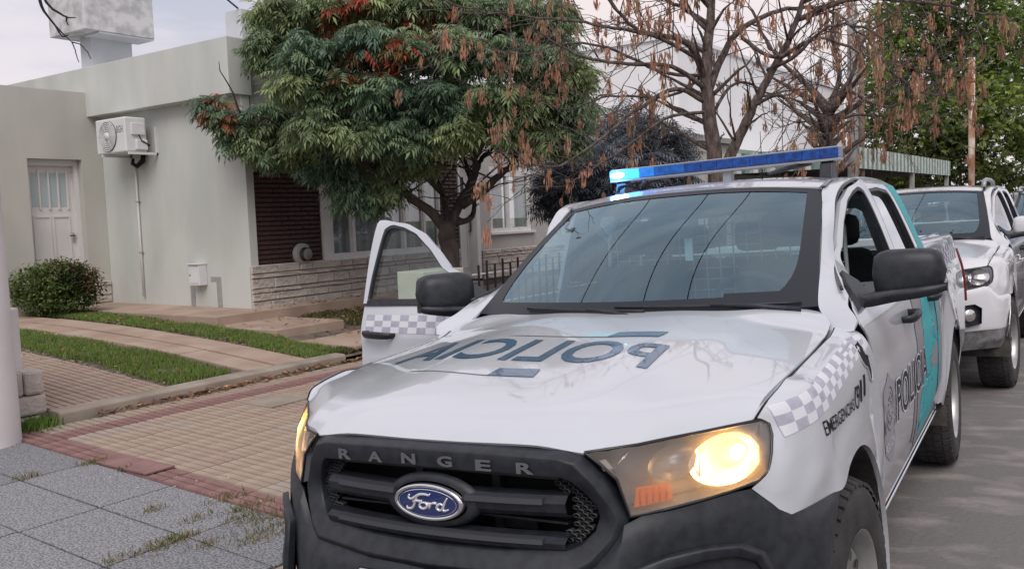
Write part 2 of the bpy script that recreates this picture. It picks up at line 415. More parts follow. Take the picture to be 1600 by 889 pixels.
PIL_OUT = [(-.42, 1.262), (-.56, 1.292), (-.79, 1.352), (-.975, 1.436), (-1.06, 1.524), (-1.155, 1.614), (-1.273, 1.670), (-1.44, 1.700), (-1.53, 1.702)]
W1 = [(-.72, 1.285), (-.885, 1.344), (-1.03, 1.425), (-1.118, 1.524), (-1.22, 1.612), (-1.30, 1.648), (-1.385, 1.668), (-1.43, 1.650), (-1.468, 1.388), (-1.475, 1.275), (-1.0, 1.268)]
W2 = [(-1.537, 1.660), (-1.8, 1.664), (-2.05, 1.650), (-2.10, 1.625), (-2.258, 1.351), (-2.29, 1.28), (-1.9, 1.268), (-1.60, 1.272), (-1.573, 1.381)]
def front_door(root, pal, decals, body, window=True, open_glass=False):
    d = skin('front_door', SHUT, BLINE, .44, 1.262, body, root)
    # upper frame
    ribbon('door_frame', [(-.60, 1.264)] + [(p[0] - .007, p[1] - .006) for p in PIL_OUT[2:-1]] + [(-1.50, 1.695), (-1.505, 1.5), (-1.505, 1.262)],
           [(-.68, 1.268), (-.75, 1.295), (-.885, 1.344), (-1.03, 1.425), (-1.118, 1.524), (-1.22, 1.612), (-1.30, 1.648), (-1.385, 1.668), (-1.43, 1.650), (-1.468, 1.388), (-1.478, 1.262)], body, d, n=60, solid=.022)
    ribbon('window_seal', W1, [(p[0] + (-1.15 - p[0]) * .045, p[1] + (1.42 - p[1]) * .06) for p in W1], M['plastic'], d, n=70, close=True, solid=.02)
    ribbon('belt_moulding', [(-.62, 1.276), (-1.50, 1.276)], [(-.62, 1.250), (-1.50, 1.250)], M['plastic'], d, n=12, solid=.02)
    # sail panel that carries the mirror
    V = [side(*p, .012) for p in [(-.455, 1.232), (-.52, 1.268), (-.62, 1.304), (-.76, 1.342), (-.80, 1.30), (-.76, 1.262), (-.56, 1.238)]]
    mk('mirror_sail', V, [(0, 1, 2, 3, 4, 5, 6)], M['plastic'], d, solid=.02, smooth=False)
    if not open_glass: glass_region('door_glass', W1, M['glass_side'] if pal == 'police' else M['glass_tint'], d)
    h = MB()
    yy = Sy(-1.35, 1.105)
    h.tube([(-1.235, yy - .01, 1.10), (-1.25, yy + .034, 1.103), (-1.30, yy + .046, 1.106), (-1.38, yy + .046, 1.108), (-1.43, yy + .036, 1.109), (-1.445, yy - .01, 1.109)], [.013, .016, .018, .018, .017, .013], 8, sq=(1.3, .8))
    h.build('door_handle', M['plastic'], d)
    # mirror
    mr = MB(); n = 18
    V = []; F = []
    for i in range(n + 1):
        t = -1 + 2 * i / n; k_ = max(0.0, 1 - abs(t) ** 4.5) ** (1 / 3.0)
        for j in range(24):
            a = 2 * math.pi * j / 24; ca, sa = math.cos(a), math.sin(a); e = .62
            px = math.copysign(abs(ca) ** e, ca); pz = math.copysign(abs(sa) ** e, sa)
            xx = -.665 + (.068 if ca > 0 else .035) * k_ * px; zz = 1.338 + .084 * k_ * pz * (1 - .06 * t) + .004 * t
            V.append((xx - .02 * max(0, t), 0.996 + .122 * t, zz))
    F = [(i * 24 + j, i * 24 + (j + 1) % 24, (i + 1) * 24 + (j + 1) % 24, (i + 1) * 24 + j) for i in range(n) for j in range(24)]
    mr = mk('wing_mirror', V, F, M['plastic'], d)
    arm = MB()
    rowsz = [(.838, 1.222, 1.268, .03), (.88, 1.226, 1.275, .034), (.95, 1.238, 1.285, .046), (1.03, 1.250, 1.290, .052), (1.09, 1.262, 1.296, .045), (1.12, 1.275, 1.298, .02)]
    V = []
    for (y, z0, z1, hx) in rowsz:
        for (sx, sz) in ((-1, 0), (-1, 1), (1, 1), (1.15, .55), (.8, 0)): V.append((-.645 + sx * hx + (0 if y > .9 else .04), y, z0 + (z1 - z0) * sz))
    F = [(i * 5 + j, i * 5 + (j + 1) % 5, (i + 1) * 5 + (j + 1) % 5, (i + 1) * 5 + j) for i in range(5) for j in range(5)] + [(0, 1, 2, 3, 4), (29, 28, 27, 26, 25)]
    mk('mirror_arm', V, F, M['plastic'], d, bevel=.006)
    MB().box(-.70, -.694, .90, 1.10, 1.285, 1.41).build('mirror_glass', M['chrome'], d, smooth=False)
    if pal == 'police' and decals:
        bv = bvh_of([d])
        if decals == 'right':   # checker band below the window line
            ck = MB(); wk = MB()
            for r_ in range(3):
                for c in range(15):
                    x0, x1 = -1.47 + c * .068, -1.47 + (c + 1) * .068; z1 = 1.205 - r_ * .030; z0 = z1 - .030
                    V, F = fine([(x0, .95, z0), (x1, .95, z0), (x1, .95, z1), (x0, .95, z1)], [(0, 1, 2, 3)], .05)
                    (ck if (r_ + c) % 2 == 0 else wk).add(conform(V, bv, (0, -1, 0), .0022, back=.2), F)
            ck.build('checker_squares', M['decal_check'], d, kind='stuff'); wk.build('checker_ground', M['decal_white'], d)
    return d
def conf_poly(name, P, bv, m, parent, off, maxlen=.06, lbl=None):
    bm = bmesh.new(); vs = [bm.verts.new((p[0], 1.3, p[1])) for p in P]; bm.faces.new(vs)
    bmesh.ops.triangulate(bm, faces=bm.faces[:]); bm.verts.index_update()
    V = [v.co.copy() for v in bm.verts]; F = [[v.index for v in f.verts] for f in bm.faces]; bm.free()
    V, F = fine(V, F, maxlen); V = conform(V, bv, (0, -1, 0), off, back=.3)
    o = mk(name, V, F, m, parent)
    if lbl: o['label'] = lbl
    return o
def conf_text(name, s, quad, bv, d, m, parent, off, maxlen=.03, bold=0.02, space=1.0, lbl=None):
    V, F = text_geo(s, bold, space=space); V = quadmap(V, *quad); V, F = fine(V, F, maxlen)
    V = conform(V, bv, d, off, back=.3); o = mk(name, V, F, m, parent)
    if lbl: o['label'] = lbl
    return o
def pickup(root, pal):
    body = {'police': M['white'], 'plain': M['white2'], 'dark': M['grey']}[pal]
    tint = M['glass'] if pal != 'dark' else M['glass_tint']
    # ---- bonnet
    us = np.linspace(-1, 1, 61); vs = np.r_[0, .006, .014, .025, .04, .06, np.linspace(.09, 1, 34)]; V = []
    FU = [0, .25, .5, .62, .72, .82, .93, 1.0]
    Fx = [.862, .858, .840, .768, .703, .638, .566, .530]; Fy = [0, .205, .430, .546, .601, .661, .732, .765]; nose = [.033, .034, .040, .036, .044, .046, .044, .040]
    Ru = [0, .5, .8, .93, 1.0]; Rx_ = [-.375, -.43, -.492, -.495, -.40]; Ry_ = [0, .42, .64, .730, .775]
    for u in us:
        a = abs(u); fx, fy, nn = np.interp(a, FU, Fx), np.interp(a, FU, Fy), np.interp(a, FU, nose); rx, ry = np.interp(a, Ru, Rx_), np.interp(a, Ru, Ry_)
        for v in vs:
            x, y = fx + (rx - fx) * v, fy + (ry - fy) * v + .012 * math.sin(math.pi * v) * a ** 6
            V.append((x, math.copysign(y, u) if u else 0, hood_z(x, y) - nn * math.exp(-(v / .042) ** 1.1)))
    n = len(vs); F = [(i * n + j, i * n + j + 1, (i + 1) * n + j + 1, (i + 1) * n + j) for i in range(60) for j in range(n - 1)]
    hood = outward(mk('bonnet', V, F, body, root, solid=.008), (0, 0, 1))
    # ---- wings
    cz, ra = .385, .478
    def arch(th): return (ra * math.cos(th), cz + ra * math.sin(th))
    rows = [
        [(.528, .768, 1.066), (.508, .787, 1.054), (.504, .803, 1.022), (.530, .807, .982), (.557, .804, .938), (.588, .786, .914), (.601, .772, .902)],
        [(.49, .782, 1.094), (.474, .812, 1.080), (.466, .829, 1.040), (.478, .837, .985), (.505, .837, .935), (.535, .828, .888), (.568, .806, .862)],
        [(.44, .788, 1.106), (.425, .829, 1.092), (.413, .850, 1.053), (.413, .861, .992), (.428, .863, .935), (.462, .858, .875), (.520, .838, .819)],
        [(.385, .792, 1.115), (.365, .844, 1.102), (.352, .868, 1.063), (.348, .881, .995), (.355, .886, .935), (.380, .886, .875), (.428, .869, .817)],
        [(.30, .792, 1.126), (.285, .849, 1.112), (.275, .876, 1.072), (.270, .890, 1.0), (.270, .897, .94), (.278, .899, .88), (.292, .896, .812)]]
    fr = [(.225, 1.135, 63), (.11, 1.148, 76), (-.02, 1.155, 90), (-.14, 1.162, 104), (-.24, 1.170, 120), (-.32, 1.178, 138), (-.375, 1.188, 160), (-.40, 1.197, 182)]
    topx = [.225, .11, -.02, -.13, -.22, -.30, -.36, -.38]
    for (x, zt, th), tx in zip(fr, topx):
        ax, az = arch(R(th)); zt = hood_z(tx, .79) - .0; r = [(tx, .792, zt)]
        for k in range(1, 7):
            zz = [zt, zt - .014, zt - .050, zt - .120][k] if k < 4 else (zt - .12) + (az - zt + .12) * (k - 3) / 3
            t = (zt - zz) / (zt - az); xx = tx + (ax - tx) * t ** 1.6
            d_ = math.hypot(xx, zz - cz) - ra; y = [0, .850, .878, .894][k] if k < 4 else Sy(-1, zz) - .012
            y += .022 * math.exp(-(max(0, d_) / .09) ** 2)
            r.append((xx, y, zz))
        rows.append(r)
    rows.append([(-.405, .792, 1.172), (-.405, .853, 1.166), (-.430, .883, 1.130), (-.478, .899, 1.055), (-.518, .904, .93), (-.570, .900, .72), (-.622, .86, .44)])
    wing = outward(patch('front_wing', rows, body, root, nu=66, nv=90, solid=.005), (0, 1, 0))
    fl = cr([r[0] for r in rows], 60); V = []
    for p in fl: V += [(p[0], p[1] + .002, p[2] - .001), (p[0], p[1] - .02, p[2] - .012), (p[0], p[1] - .04, p[2] - .05)]
    mk('wing_flange', V, [(3 * i + j, 3 * i + j + 1, 3 * i + j + 4, 3 * i + j + 3) for i in range(59) for j in range(2)], body, wing)
    lip = MB(); pts = [(arch(R(th))[0], .9125 - .004, arch(R(th))[1]) for th in range(63, 192, 5)]
    lipo = []
    V = []; 
    for p in pts: V += [(p[0], p[1] + .006, p[2]), (p[0] * .995, p[1] - .05, cz + (p[2] - cz) * .995)]
    mk('arch_return', V, [(2 * i, 2 * i + 1, 2 * i + 3, 2 * i + 2) for i in range(len(pts) - 1)], body, wing)
    liner = MB(); V = []
    for th in range(-8, 190, 9):
        for y in (.90, .60, .42): V.append(((ra - .005) * math.cos(R(th)), y, cz + (ra - .005) * math.sin(R(th))))
    k = len(V) // 3; F = [(3 * i + j, 3 * i + j + 1, 3 * i + j + 4, 3 * i + j + 3) for i in range(k - 1) for j in range(2)]
    ln = mk('wheel_arch_liner', V, F, M['liner'], root); lnr = mirror_y(ln, root)
    for o_ in (ln, lnr):
        c = inst(o_, parent=root, loc=(-3.22, 0, 0))
    wing_r = mirror_y(wing, root)
    for sg in (1, -1): MB().tube([(p[0], sg * (p[1] + .0005), p[2] - .0030) for p in fl], .0034, 5).build('bonnet_gap_shade', M['dark'], root)  # dark tube stands in for the shade in the shut line
    # ---- A pillars and cant rail
    inner = [(-.350, .790, 1.150), (-.42, .760, 1.180), (-.47, .735, 1.215), (-.525, .712, 1.252), (-.71, .684, 1.362), (-.87, .660, 1.455), (-1.0, .640, 1.532), (-1.13, .620, 1.608), (-1.232, .606, 1.668), (-1.5, .613, 1.710), (-2.1, .615, 1.716), (-2.42, .610, 1.690)]
    outer_ = [(-.372, .856, 1.168), (-.398, .862, 1.205), (-.48, .822, 1.240)] + [side(x, z) for x, z in [(-.60, 1.284), (-.79, 1.350), (-.975, 1.446), (-1.06, 1.534), (-1.155, 1.625), (-1.273, 1.681), (-1.50, 1.711), (-2.1, 1.712), (-2.43, 1.678)]]
    pil = patch('side_pillar', [inner, [((a[0] + b[0]) / 2, (a[1] + b[1]) / 2 + .002, (a[2] + b[2]) / 2 + .002) for a, b in zip(inner, outer_)], outer_], body, root, nu=70, nv=8, solid=.01)
    pilr = mirror_y(pil, root)
    for sg in (1, -1):
        sp_ = cr([side(*p, -.004) for p in PIL_OUT[1:]], 50); MB().tube([(p[0] + .004, sg * p[1], p[2] + .003) for p in sp_], .0065, 6).build('door_seal', M['gloss'], root)
    # ---- roof
    def rz(x, y): return float(np.interp(x, [-2.45, -2.1, -1.7, -1.35, -1.2], [1.700, 1.738, 1.757, 1.742, 1.712])) - .075 * (abs(y) / .62) ** 2.4 * float(np.interp(x, [-2.4, -1.7, -1.2], [.4, .55, .6]))
    V = []; nx, ny = 24, 25
    for i in range(nx):
        for j in range(ny):
            y = -.60 + 1.2 * j / (ny - 1); xf = -1.155 - .078 * (abs(y) / .6) ** 2; x = xf + (-2.43 - xf) * i / (nx - 1); V.append((x, y, rz(x, y) - (.004 if i == 0 else 0)))
    roof = mk('roof', V, [(i * ny + j, i * ny + j + 1, (i + 1) * ny + j + 1, (i + 1) * ny + j) for i in range(nx - 1) for j in range(ny - 1)], body, root, solid=.01)
    dit = MB()
    V = []
    for x in np.linspace(-1.225, -2.42, 20):
        for y, dz in ((.593, .006), (.603, .012), (.618, .010)): V.append((x, y, rz(x, .6) + dz - .004 + (.0 if x < -1.3 else 0)))
    dt = mk('roof_ditch_moulding', V, [(i * 3 + j, i * 3 + j + 1, (i + 1) * 3 + j + 1, (i + 1) * 3 + j) for i in range(19) for j in range(2)], M['decal_band'], root, solid=.004)
    dtr = mirror_y(dt, root)
    # ---- windscreen
    def ws(u, t, o=0.0):    # u across -1..1, t up
        bx, bz = -.365 - .155 * abs(u) ** 2.2, 1.240 + .008 * abs(u); by = .712 * u
        tx, tz_ = -1.155 - .078 * abs(u) ** 2, 1.707 - .041 * abs(u) ** 2.4; ty = .606 * u
        p = np.array([bx + (tx - bx) * t, by + (ty - by) * t, bz + (tz_ - bz) * t]); p += np.array([.5, 0, .86]) * (.03 * math.sin(math.pi * t) * (1 - .6 * u * u) + o); return p
    V = []; nu, nv = 33, 16
    for i in range(nu):
        for j in range(nv): V.append(ws(-1 + 2 * i / (nu - 1), j / (nv - 1)))
    wsc = mk('windscreen', V, [(i * nv + j, i * nv + j + 1, (i + 1) * nv + j + 1, (i + 1) * nv + j) for i in range(nu - 1) for j in range(nv - 1)], tint, root)
    fb = MB()
    def wsband(u0, u1, t0, t1, nu, nv):
        V = [ws(u0(j / nv) + (u1(j / nv) - u0(j / nv)) * i / nu, t0 + (t1 - t0) * j / nv, .0025) for i in range(nu + 1) for j in range(nv + 1)]
        fb.add(V, [(i * (nv + 1) + j, i * (nv + 1) + j + 1, (i + 1) * (nv + 1) + j + 1, (i + 1) * (nv + 1) + j) for i in range(nu) for j in range(nv)])
    c = lambda v: (lambda t: v)
    wsband(c(-1), c(1), -.02, .075, 30, 2); wsband(c(-1), c(1), .955, 1.0, 30, 2)
    wsband(c(-1), lambda t: -.925 + .05 * (1 - t) ** 6, .074, .956, 2, 14); wsband(lambda t: .90 - .10 * (1 - t) ** 8, c(1), .074, .956, 2, 14); wsband(lambda t: .55, lambda t: .82, .074, .10, 6, 2)
    fb.build('glass_border', M['frit'], wsc)
    # scuttle
    V = []
    for i in range(31):
        u = -1 + i / 15
        V += [(-.36 - .10 * abs(u) ** 2.2 + .02, .74 * u, hood_z(-.4, .74 * u) - .02), (-.43 - .12 * abs(u) ** 2.2, .73 * u, 1.222)]
    mk('scuttle_panel', V, [(2 * i, 2 * i + 1, 2 * i + 3, 2 * i + 2) for i in range(30)], M['plastic'], root, solid=.006)
    for (ua, ub, ta, tb) in ((.16, -.60, .0, .022), (.93, -.02, .0, .03)):
        wp = MB(); P = [ws(ua + (ub - ua) * t, ta + (tb - ta) * t, .012) for t in np.linspace(0, 1, 12)]
        wp.tube(P, .006, 5); A = ws(ua, ta - .05, .012); B = ws(ua + (ub - ua) * .45, ta + (tb - ta) * .45, .016)
        wp.tube([A, (A + B) / 2 + np.array([0, 0, .006]), B], [.010, .008, .006], 6)
        wp.build('windscreen_wiper', M['plastic'], root)
    # ---- doors
    dl = front_door(root, pal, 'left', body, open_glass=(pal == 'police'))
    if pal == 'police':
        piv = empty('open_front_door', (0, 0, 0)); piv.parent = root
        dr0 = front_door(root, pal, 'right', body)
        # swing about the front edge and mirror to the other side
        hx, hy, ph = -.58, -.945, R(68); c_, s_ = math.cos(ph), math.sin(ph)
        hx, hy, ph = -.50, -.88, R(78); c_, s_ = math.cos(ph), math.sin(ph)
        def sw(v):
            x, y = v[0], -v[1]; dx, dy = x - hx, y - hy; return Vector((hx - .20 + dx * c_ - dy * s_, hy + .135 + dx * s_ + dy * c_, v[2]))
        for o in [dr0] + [q for q in bpy.data.objects if q.parent == dr0]:
            mir = 'mirror' in o.name and 'sail' not in o.name
            for v in o.data.vertices:
                if mir:      # the mirror head is folded part way back on its arm
                    q = Vector((-.63, .86, 0)); b0_ = sw(q); a2 = R(56); dx, dy = v.co.x - q.x, -v.co.y + q.y; sc_ = 1.12
                    v.co = Vector((b0_.x + .03 + sc_ * (dx * math.cos(a2) - dy * math.sin(a2)), b0_.y + .02 + sc_ * (dx * math.sin(a2) + dy * math.cos(a2)), 1.30 + (v.co.z - 1.315) * sc_))
                else: v.co = sw(v.co)
            o.data.flip_normals()
        bpy.data.objects.remove(piv); dr0['label'] = 'front door standing wide open with checker band under its window'
    else: mirror_y(dl, root)
    rd = skin('rear_door', BLINE, CLINE, .44, 1.262, body, root)
    rd.data.transform(Matrix.Translation((-.006, 0, 0)))
    ribbon('door_frame', [(-1.512, 1.262), (-1.512, 1.5), (-1.51, 1.706), (-1.8, 1.710), (-2.1, 1.705), (-2.2, 1.665), (-2.40, 1.36), (-2.43, 1.262)],
           [(-1.60, 1.262), (-1.573, 1.381), (-1.535, 1.655), (-1.8, 1.666), (-2.05, 1.652), (-2.10, 1.625), (-2.258, 1.351), (-2.30, 1.262)], body, rd, n=60, solid=.022)
    ribbon('window_seal', W2, [(p[0] + (-1.9 - p[0]) * .05, p[1] + (1.42 - p[1]) * .06) for p in W2], M['plastic'], rd, n=70, close=True, solid=.02)
    glass_region('door_glass', W2, M['glass_tint'], rd)
    h = MB(); yy = Sy(-2.2, 1.105)
    h.tube([(-2.14, yy - .01, 1.10), (-2.155, yy + .034, 1.103), (-2.20, yy + .046, 1.106), (-2.28, yy + .046, 1.108), (-2.33, yy + .036, 1.109), (-2.345, yy - .01, 1.109)], [.013, .016, .018, .018, .017, .013], 8, sq=(1.3, .8))
    h.build('door_handle', M['plastic'], rd)
    # ---- rear quarter of the cab, sills
    cp = skin('cab_quarter', CLINE, [(-2.60, 1.36), (-2.60, .44)], .44, 1.262, body, root, nx=6)
    up = ribbon('rear_pillar', [(-2.20, 1.675), (-2.41, 1.36), (-2.44, 1.262)], [(-2.42, 1.680), (-2.59, 1.36), (-2.60, 1.262)], body, root, n=16)
    rows_ = [[(x, Sy(-1, .44) + .0, .437), (x, Sy(-1, .40) - .0, .40), (x, .80, .37), (x, .70, .362)] for x in (-.62, -1.3, -2.0, -2.6)]
    sl = patch('sill', rows_, body, root, nu=4, nv=10)
    rdr, cpr, upr, slr = mirror_y(rd, root), mirror_y(cp, root), mirror_y(up, root), mirror_y(sl, root)
    # cab rear wall
    cw = MB(); zt = lambda y: rz(-2.43, y)
    P = [(-.80, 1.30), (-.70, 1.60), (-.60, 1.675), (0, 1.70), (.60, 1.675), (.70, 1.60), (.80, 1.30)]
    Q = [(-.60, 1.34), (-.55, 1.56), (-.52, 1.58), (0, 1.60), (.52, 1.58), (.55, 1.56), (.60, 1.34)]
    V = [(-2.60 + (p[1] - 1.3) * .45, p[0], p[1]) for p in P] + [(-2.60 + (p[1] - 1.3) * .45, p[0], p[1]) for p in Q]
    F = [(i, i + 1, i + 8, i + 7) for i in range(6)] + [(0, 7, 13, 6)]
    cwo = mk('cab_rear_wall', V, F, body, root, solid=.01, smooth=False)
    mk('rear_window', [V[i] for i in range(7, 14)], [tuple(range(7))], M['glass_side'], cwo, smooth=False)
    box('cab_back_panel', -2.61, -2.60, -.86, .86, .45, 1.31, body, root)
    # ---- bed
    zc_, xc_ = .385, -3.22; bedz = lambda x: 1.372 + (x + 2.7) * .018
    rows = []
    def col(tx, ax, az, bottomflat=False):
        zt = bedz(tx); r = [(tx, .745, zt - .004), (tx, .80, zt + .004), (tx, .832, zt - .012)]
        for t in (.12, .28, .45, .62, .8, 1.0):
            xx = tx + (ax - tx) * t ** 1.7; zz = (zt - .03) + (az - zt + .03) * t
            d_ = math.hypot(xx - xc_, zz - zc_) - ra; y = Sy(-2.6, min(zz, 1.30)) - (.006 if zz < 1.2 else .004) + .030 * math.exp(-(max(0, d_) / .10) ** 2) * (1 if zz > .3 else 0)
            r.append((xx, y, zz))
        return r
    rows.append(col(-2.625, -2.625, .47)); rows.append(col(-2.68, -2.68, .47))
    for th, tx in ((8, -2.73), (30, -2.80), (52, -2.94), (72, -3.08), (90, -3.22), (108, -3.36), (128, -3.50), (150, -3.63), (174, -3.70)):
        rows.append(col(tx, xc_ + ra * math.cos(R(th)), zc_ + ra * math.sin(R(th))))
    rows.append(col(-3.76, -3.76, .50)); rows.append(col(-4.1, -4.1, .52)); rows.append(col(-4.36, -4.36, .54)); 
    r = col(-4.44, -4.42, .56); rows.append([(x, y - .012, z) for x, y, z in r])
    r = col(-4.47, -4.45, .58); rows.append([(x, y - .05, z - .004) for x, y, z in r])
    bed = outward(patch('bed_side', rows, body, root, nu=60, nv=96, solid=.006), (0, 1, 0)); bedr = mirror_y(bed, root)
    for sg in (1, -1):
        bi = MB().box(-4.42, -2.66, min(sg * .72, sg * .745), max(sg * .72, sg * .745), .70, 1.362); bi.build('bed_inner_wall', body, root, smooth=False)
        tl = MB(); V = []
        for z in np.linspace(.86, 1.24, 9):
            V += [(-4.435, sg * (Sy(-3, z) - .002), z), (-4.46, sg * (Sy(-3, z) - .012), z), (-4.478, sg * (Sy(-3, z) - .07), z), (-4.478, sg * (Sy(-3, z) - .13), z)]
        t_ = mk('tail_lamp', V, [(4 * i + j, 4 * i + j + 1, 4 * i + j + 5, 4 * i + j + 4) for i in range(8) for j in range(3)], M['red'], root, solid=.01)
    MB().box(-4.475, -4.435, -.745, .745, .74, 1.345).build('tailgate', body, root, bevel=.012, smooth=False)
    MB().box(-4.42, -2.64, -.72, .72, .70, .73).build('bed_floor', M['plastic'], root, smooth=False)
    MB().box(-2.66, -2.64, -.74, .74, .70, 1.36).build('bed_front_wall', body, root, smooth=False)
    MB().box(-4.58, -4.44, -.86, .86, .50, .66).build('rear_bumper', M['chrome'] if pal == 'plain' else M['plastic'], root, bevel=.03, smooth=False)
    # underbody
    MB().box(-4.3, .60, -.42, .42, .34, .60).box(-2.6, -.55, -.80, .80, .36, .44).build('underbody', M['dark'], root, smooth=False)
    MB().box(-.55, .70, -.42, .42, .45, 1.0).build('engine_bay', M['dark'], root, smooth=False)
    for x, st in ((0.0, R(-3)), (-3.22, 0)):
        for sg in (1, -1): wheel(root, x, sg * .785, .381, sg, st)
    ax = MB(); ax.tube([(-3.22, -.7, .38), (-3.22, .7, .38)], .045, 8).tube([(0, -.7, .36), (0, .7, .36)], .035, 8); ax.build('axle', M['dark'], root)
    # ---- interior
    V = []
    for i in range(17):
        u = -1 + i / 8
        for (dx, z) in ((-.02, 1.215), (-.16, 1.232), (-.34, 1.225), (-.42, 1.17), (-.44, .95)): V.append((-.46 - .12 * abs(u) ** 2.2 + dx, .76 * u * (1 - .02), z + (.028 * math.exp(-((u - .42) / .2) ** 2) if dx == -.34 else 0)))
    mk('dashboard', V, [(i * 5 + j, i * 5 + j + 1, (i + 1) * 5 + j + 1, (i + 1) * 5 + j) for i in range(16) for j in range(4)], M['dash'], root, solid=.01)
    sw_ = MB(); c0 = Vector((-.98, .36, 1.17)); ax_ = Vector((-.86, 0, .42)).normalized(); u_ = Vector((0, 1, 0)); w_ = ax_.cross(u_)
    ring = [c0 + (u_ * math.cos(a) + w_ * math.sin(a)) * .185 for a in np.linspace(0, 2 * math.pi, 33)]
    sw_.tube(ring, .016, 8, cap=False)
    for a in (0, math.pi, -math.pi / 2 if w_.z > 0 else math.pi / 2): sw_.tube([c0 - ax_ * .02, c0 + (u_ * math.cos(a) + w_ * math.sin(a)) * .18], [.035, .014], 6)
    sw_.tube([c0, c0 - ax_ * .40], .03, 8)
    sw_.build('steering_wheel', M['seat'], root)
    for sx, seats in ((-1.42, (.37, -.37)), (-2.22, (.42, 0, -.42))):
        for sy in seats:
            w2 = .25 if sx > -2 else .2
            s_ = MB().box(-.25, .25, -w2, w2, .70, .86).build('seat', M['seat'], root, bevel=.05); s_.location = (sx + .22, sy, 0)
            b_ = MB().box(-.07, .07, -w2, w2, .0, .56).build('seat_back', M['seat'], s_, bevel=.055); b_.location = (-.22, 0, .82); b_.rotation_euler = (0, R(-14), 0)
            h_ = MB().box(-.05, .05, -.13, .13, 0, .17).build('headrest', M['seat'], s_, bevel=.045); h_.location = (-.37, 0, 1.42 - (.04 if sx < -2 else 0))
    box('cab_floor', -2.58, -.55, -.78, .78, .44, .46, M['dark'], root)
    MB().tube([(-1.02, -.11, 1.56), (-1.02, .11, 1.56)], .03, 8, sq=(.5, 1.1)).tube([(-1.02, 0, 1.58), (-1.08, 0, 1.66)], .012, 6).build('rear_view_mirror', M['plastic'], root)
    hl = MB(); V = []
    V, F = grid([[(-1.22, y, 1.69 - .06 * (abs(y) / .6) ** 2), (-2.38, y, 1.69 - .06 * (abs(y) / .6) ** 2)] for y in (-.6, -.3, 0, .3, .6)], 6, 9)
    mk('headlining', V, F, M['cream'], root)
    return dict(hood=hood, wing=wing, wing_r=wing_r, fd=dl, rd=rd, cp=cp, up=up, bed=bed, ws=ws, rz=rz, pil=pil, body=body)
# ---------------------------------------------------------------- front end of the police pickup
PYX = ([.0, .30, .42, .53, .60, .70, .78, .82, .85, .88, .90], [.875, .862, .845, .812, .752, .655, .572, .515, .45, .34, .22])
def nx(y, z):
    """plan position of the nose skin at half width y and height z"""
    y = abs(y); return smi(y, *PYX) + sst(.45, .62, y) * (.25 * min(.15, max(0, .98 - z)) - .8 * max(0, z - .98))
HLO = [(.435, 1.032), (.488, 1.039), (.546, 1.041), (.601, 1.044), (.661, 1.048), (.758, 1.056), (.778, 1.058), (.795, 1.044), (.803, 1.019), (.806, .979), (.801, .936), (.784, .918), (.728, .904), (.673, .894), (.607, .885), (.536, .876), (.509, .965), (.470, 1.004)]
def lamp_surface(P, off, sg, shrink=1.0, c=None, maxlen=.025):
    if c is None: c = (sum(p[0] for p in P) / len(P), sum(p[1] for p in P) / len(P))
    P = [(c[0] + (p[0] - c[0]) * shrink, c[1] + (p[1] - c[1]) * shrink) for p in P]
    bm = bmesh.new(); vs = [bm.verts.new((0, p[0], p[1])) for p in P]; bm.faces.new(vs); bmesh.ops.triangulate(bm, faces=bm.faces[:]); bm.verts.index_update()
    V = [v.co.copy() for v in bm.verts]; F = [[v.index for v in f.verts] for f in bm.faces]; bm.free(); V, F = fine(V, F, maxlen)
    return [(nx(v.y, v.z) + off, sg * (v.y + off * .6), v.z) for v in V], F
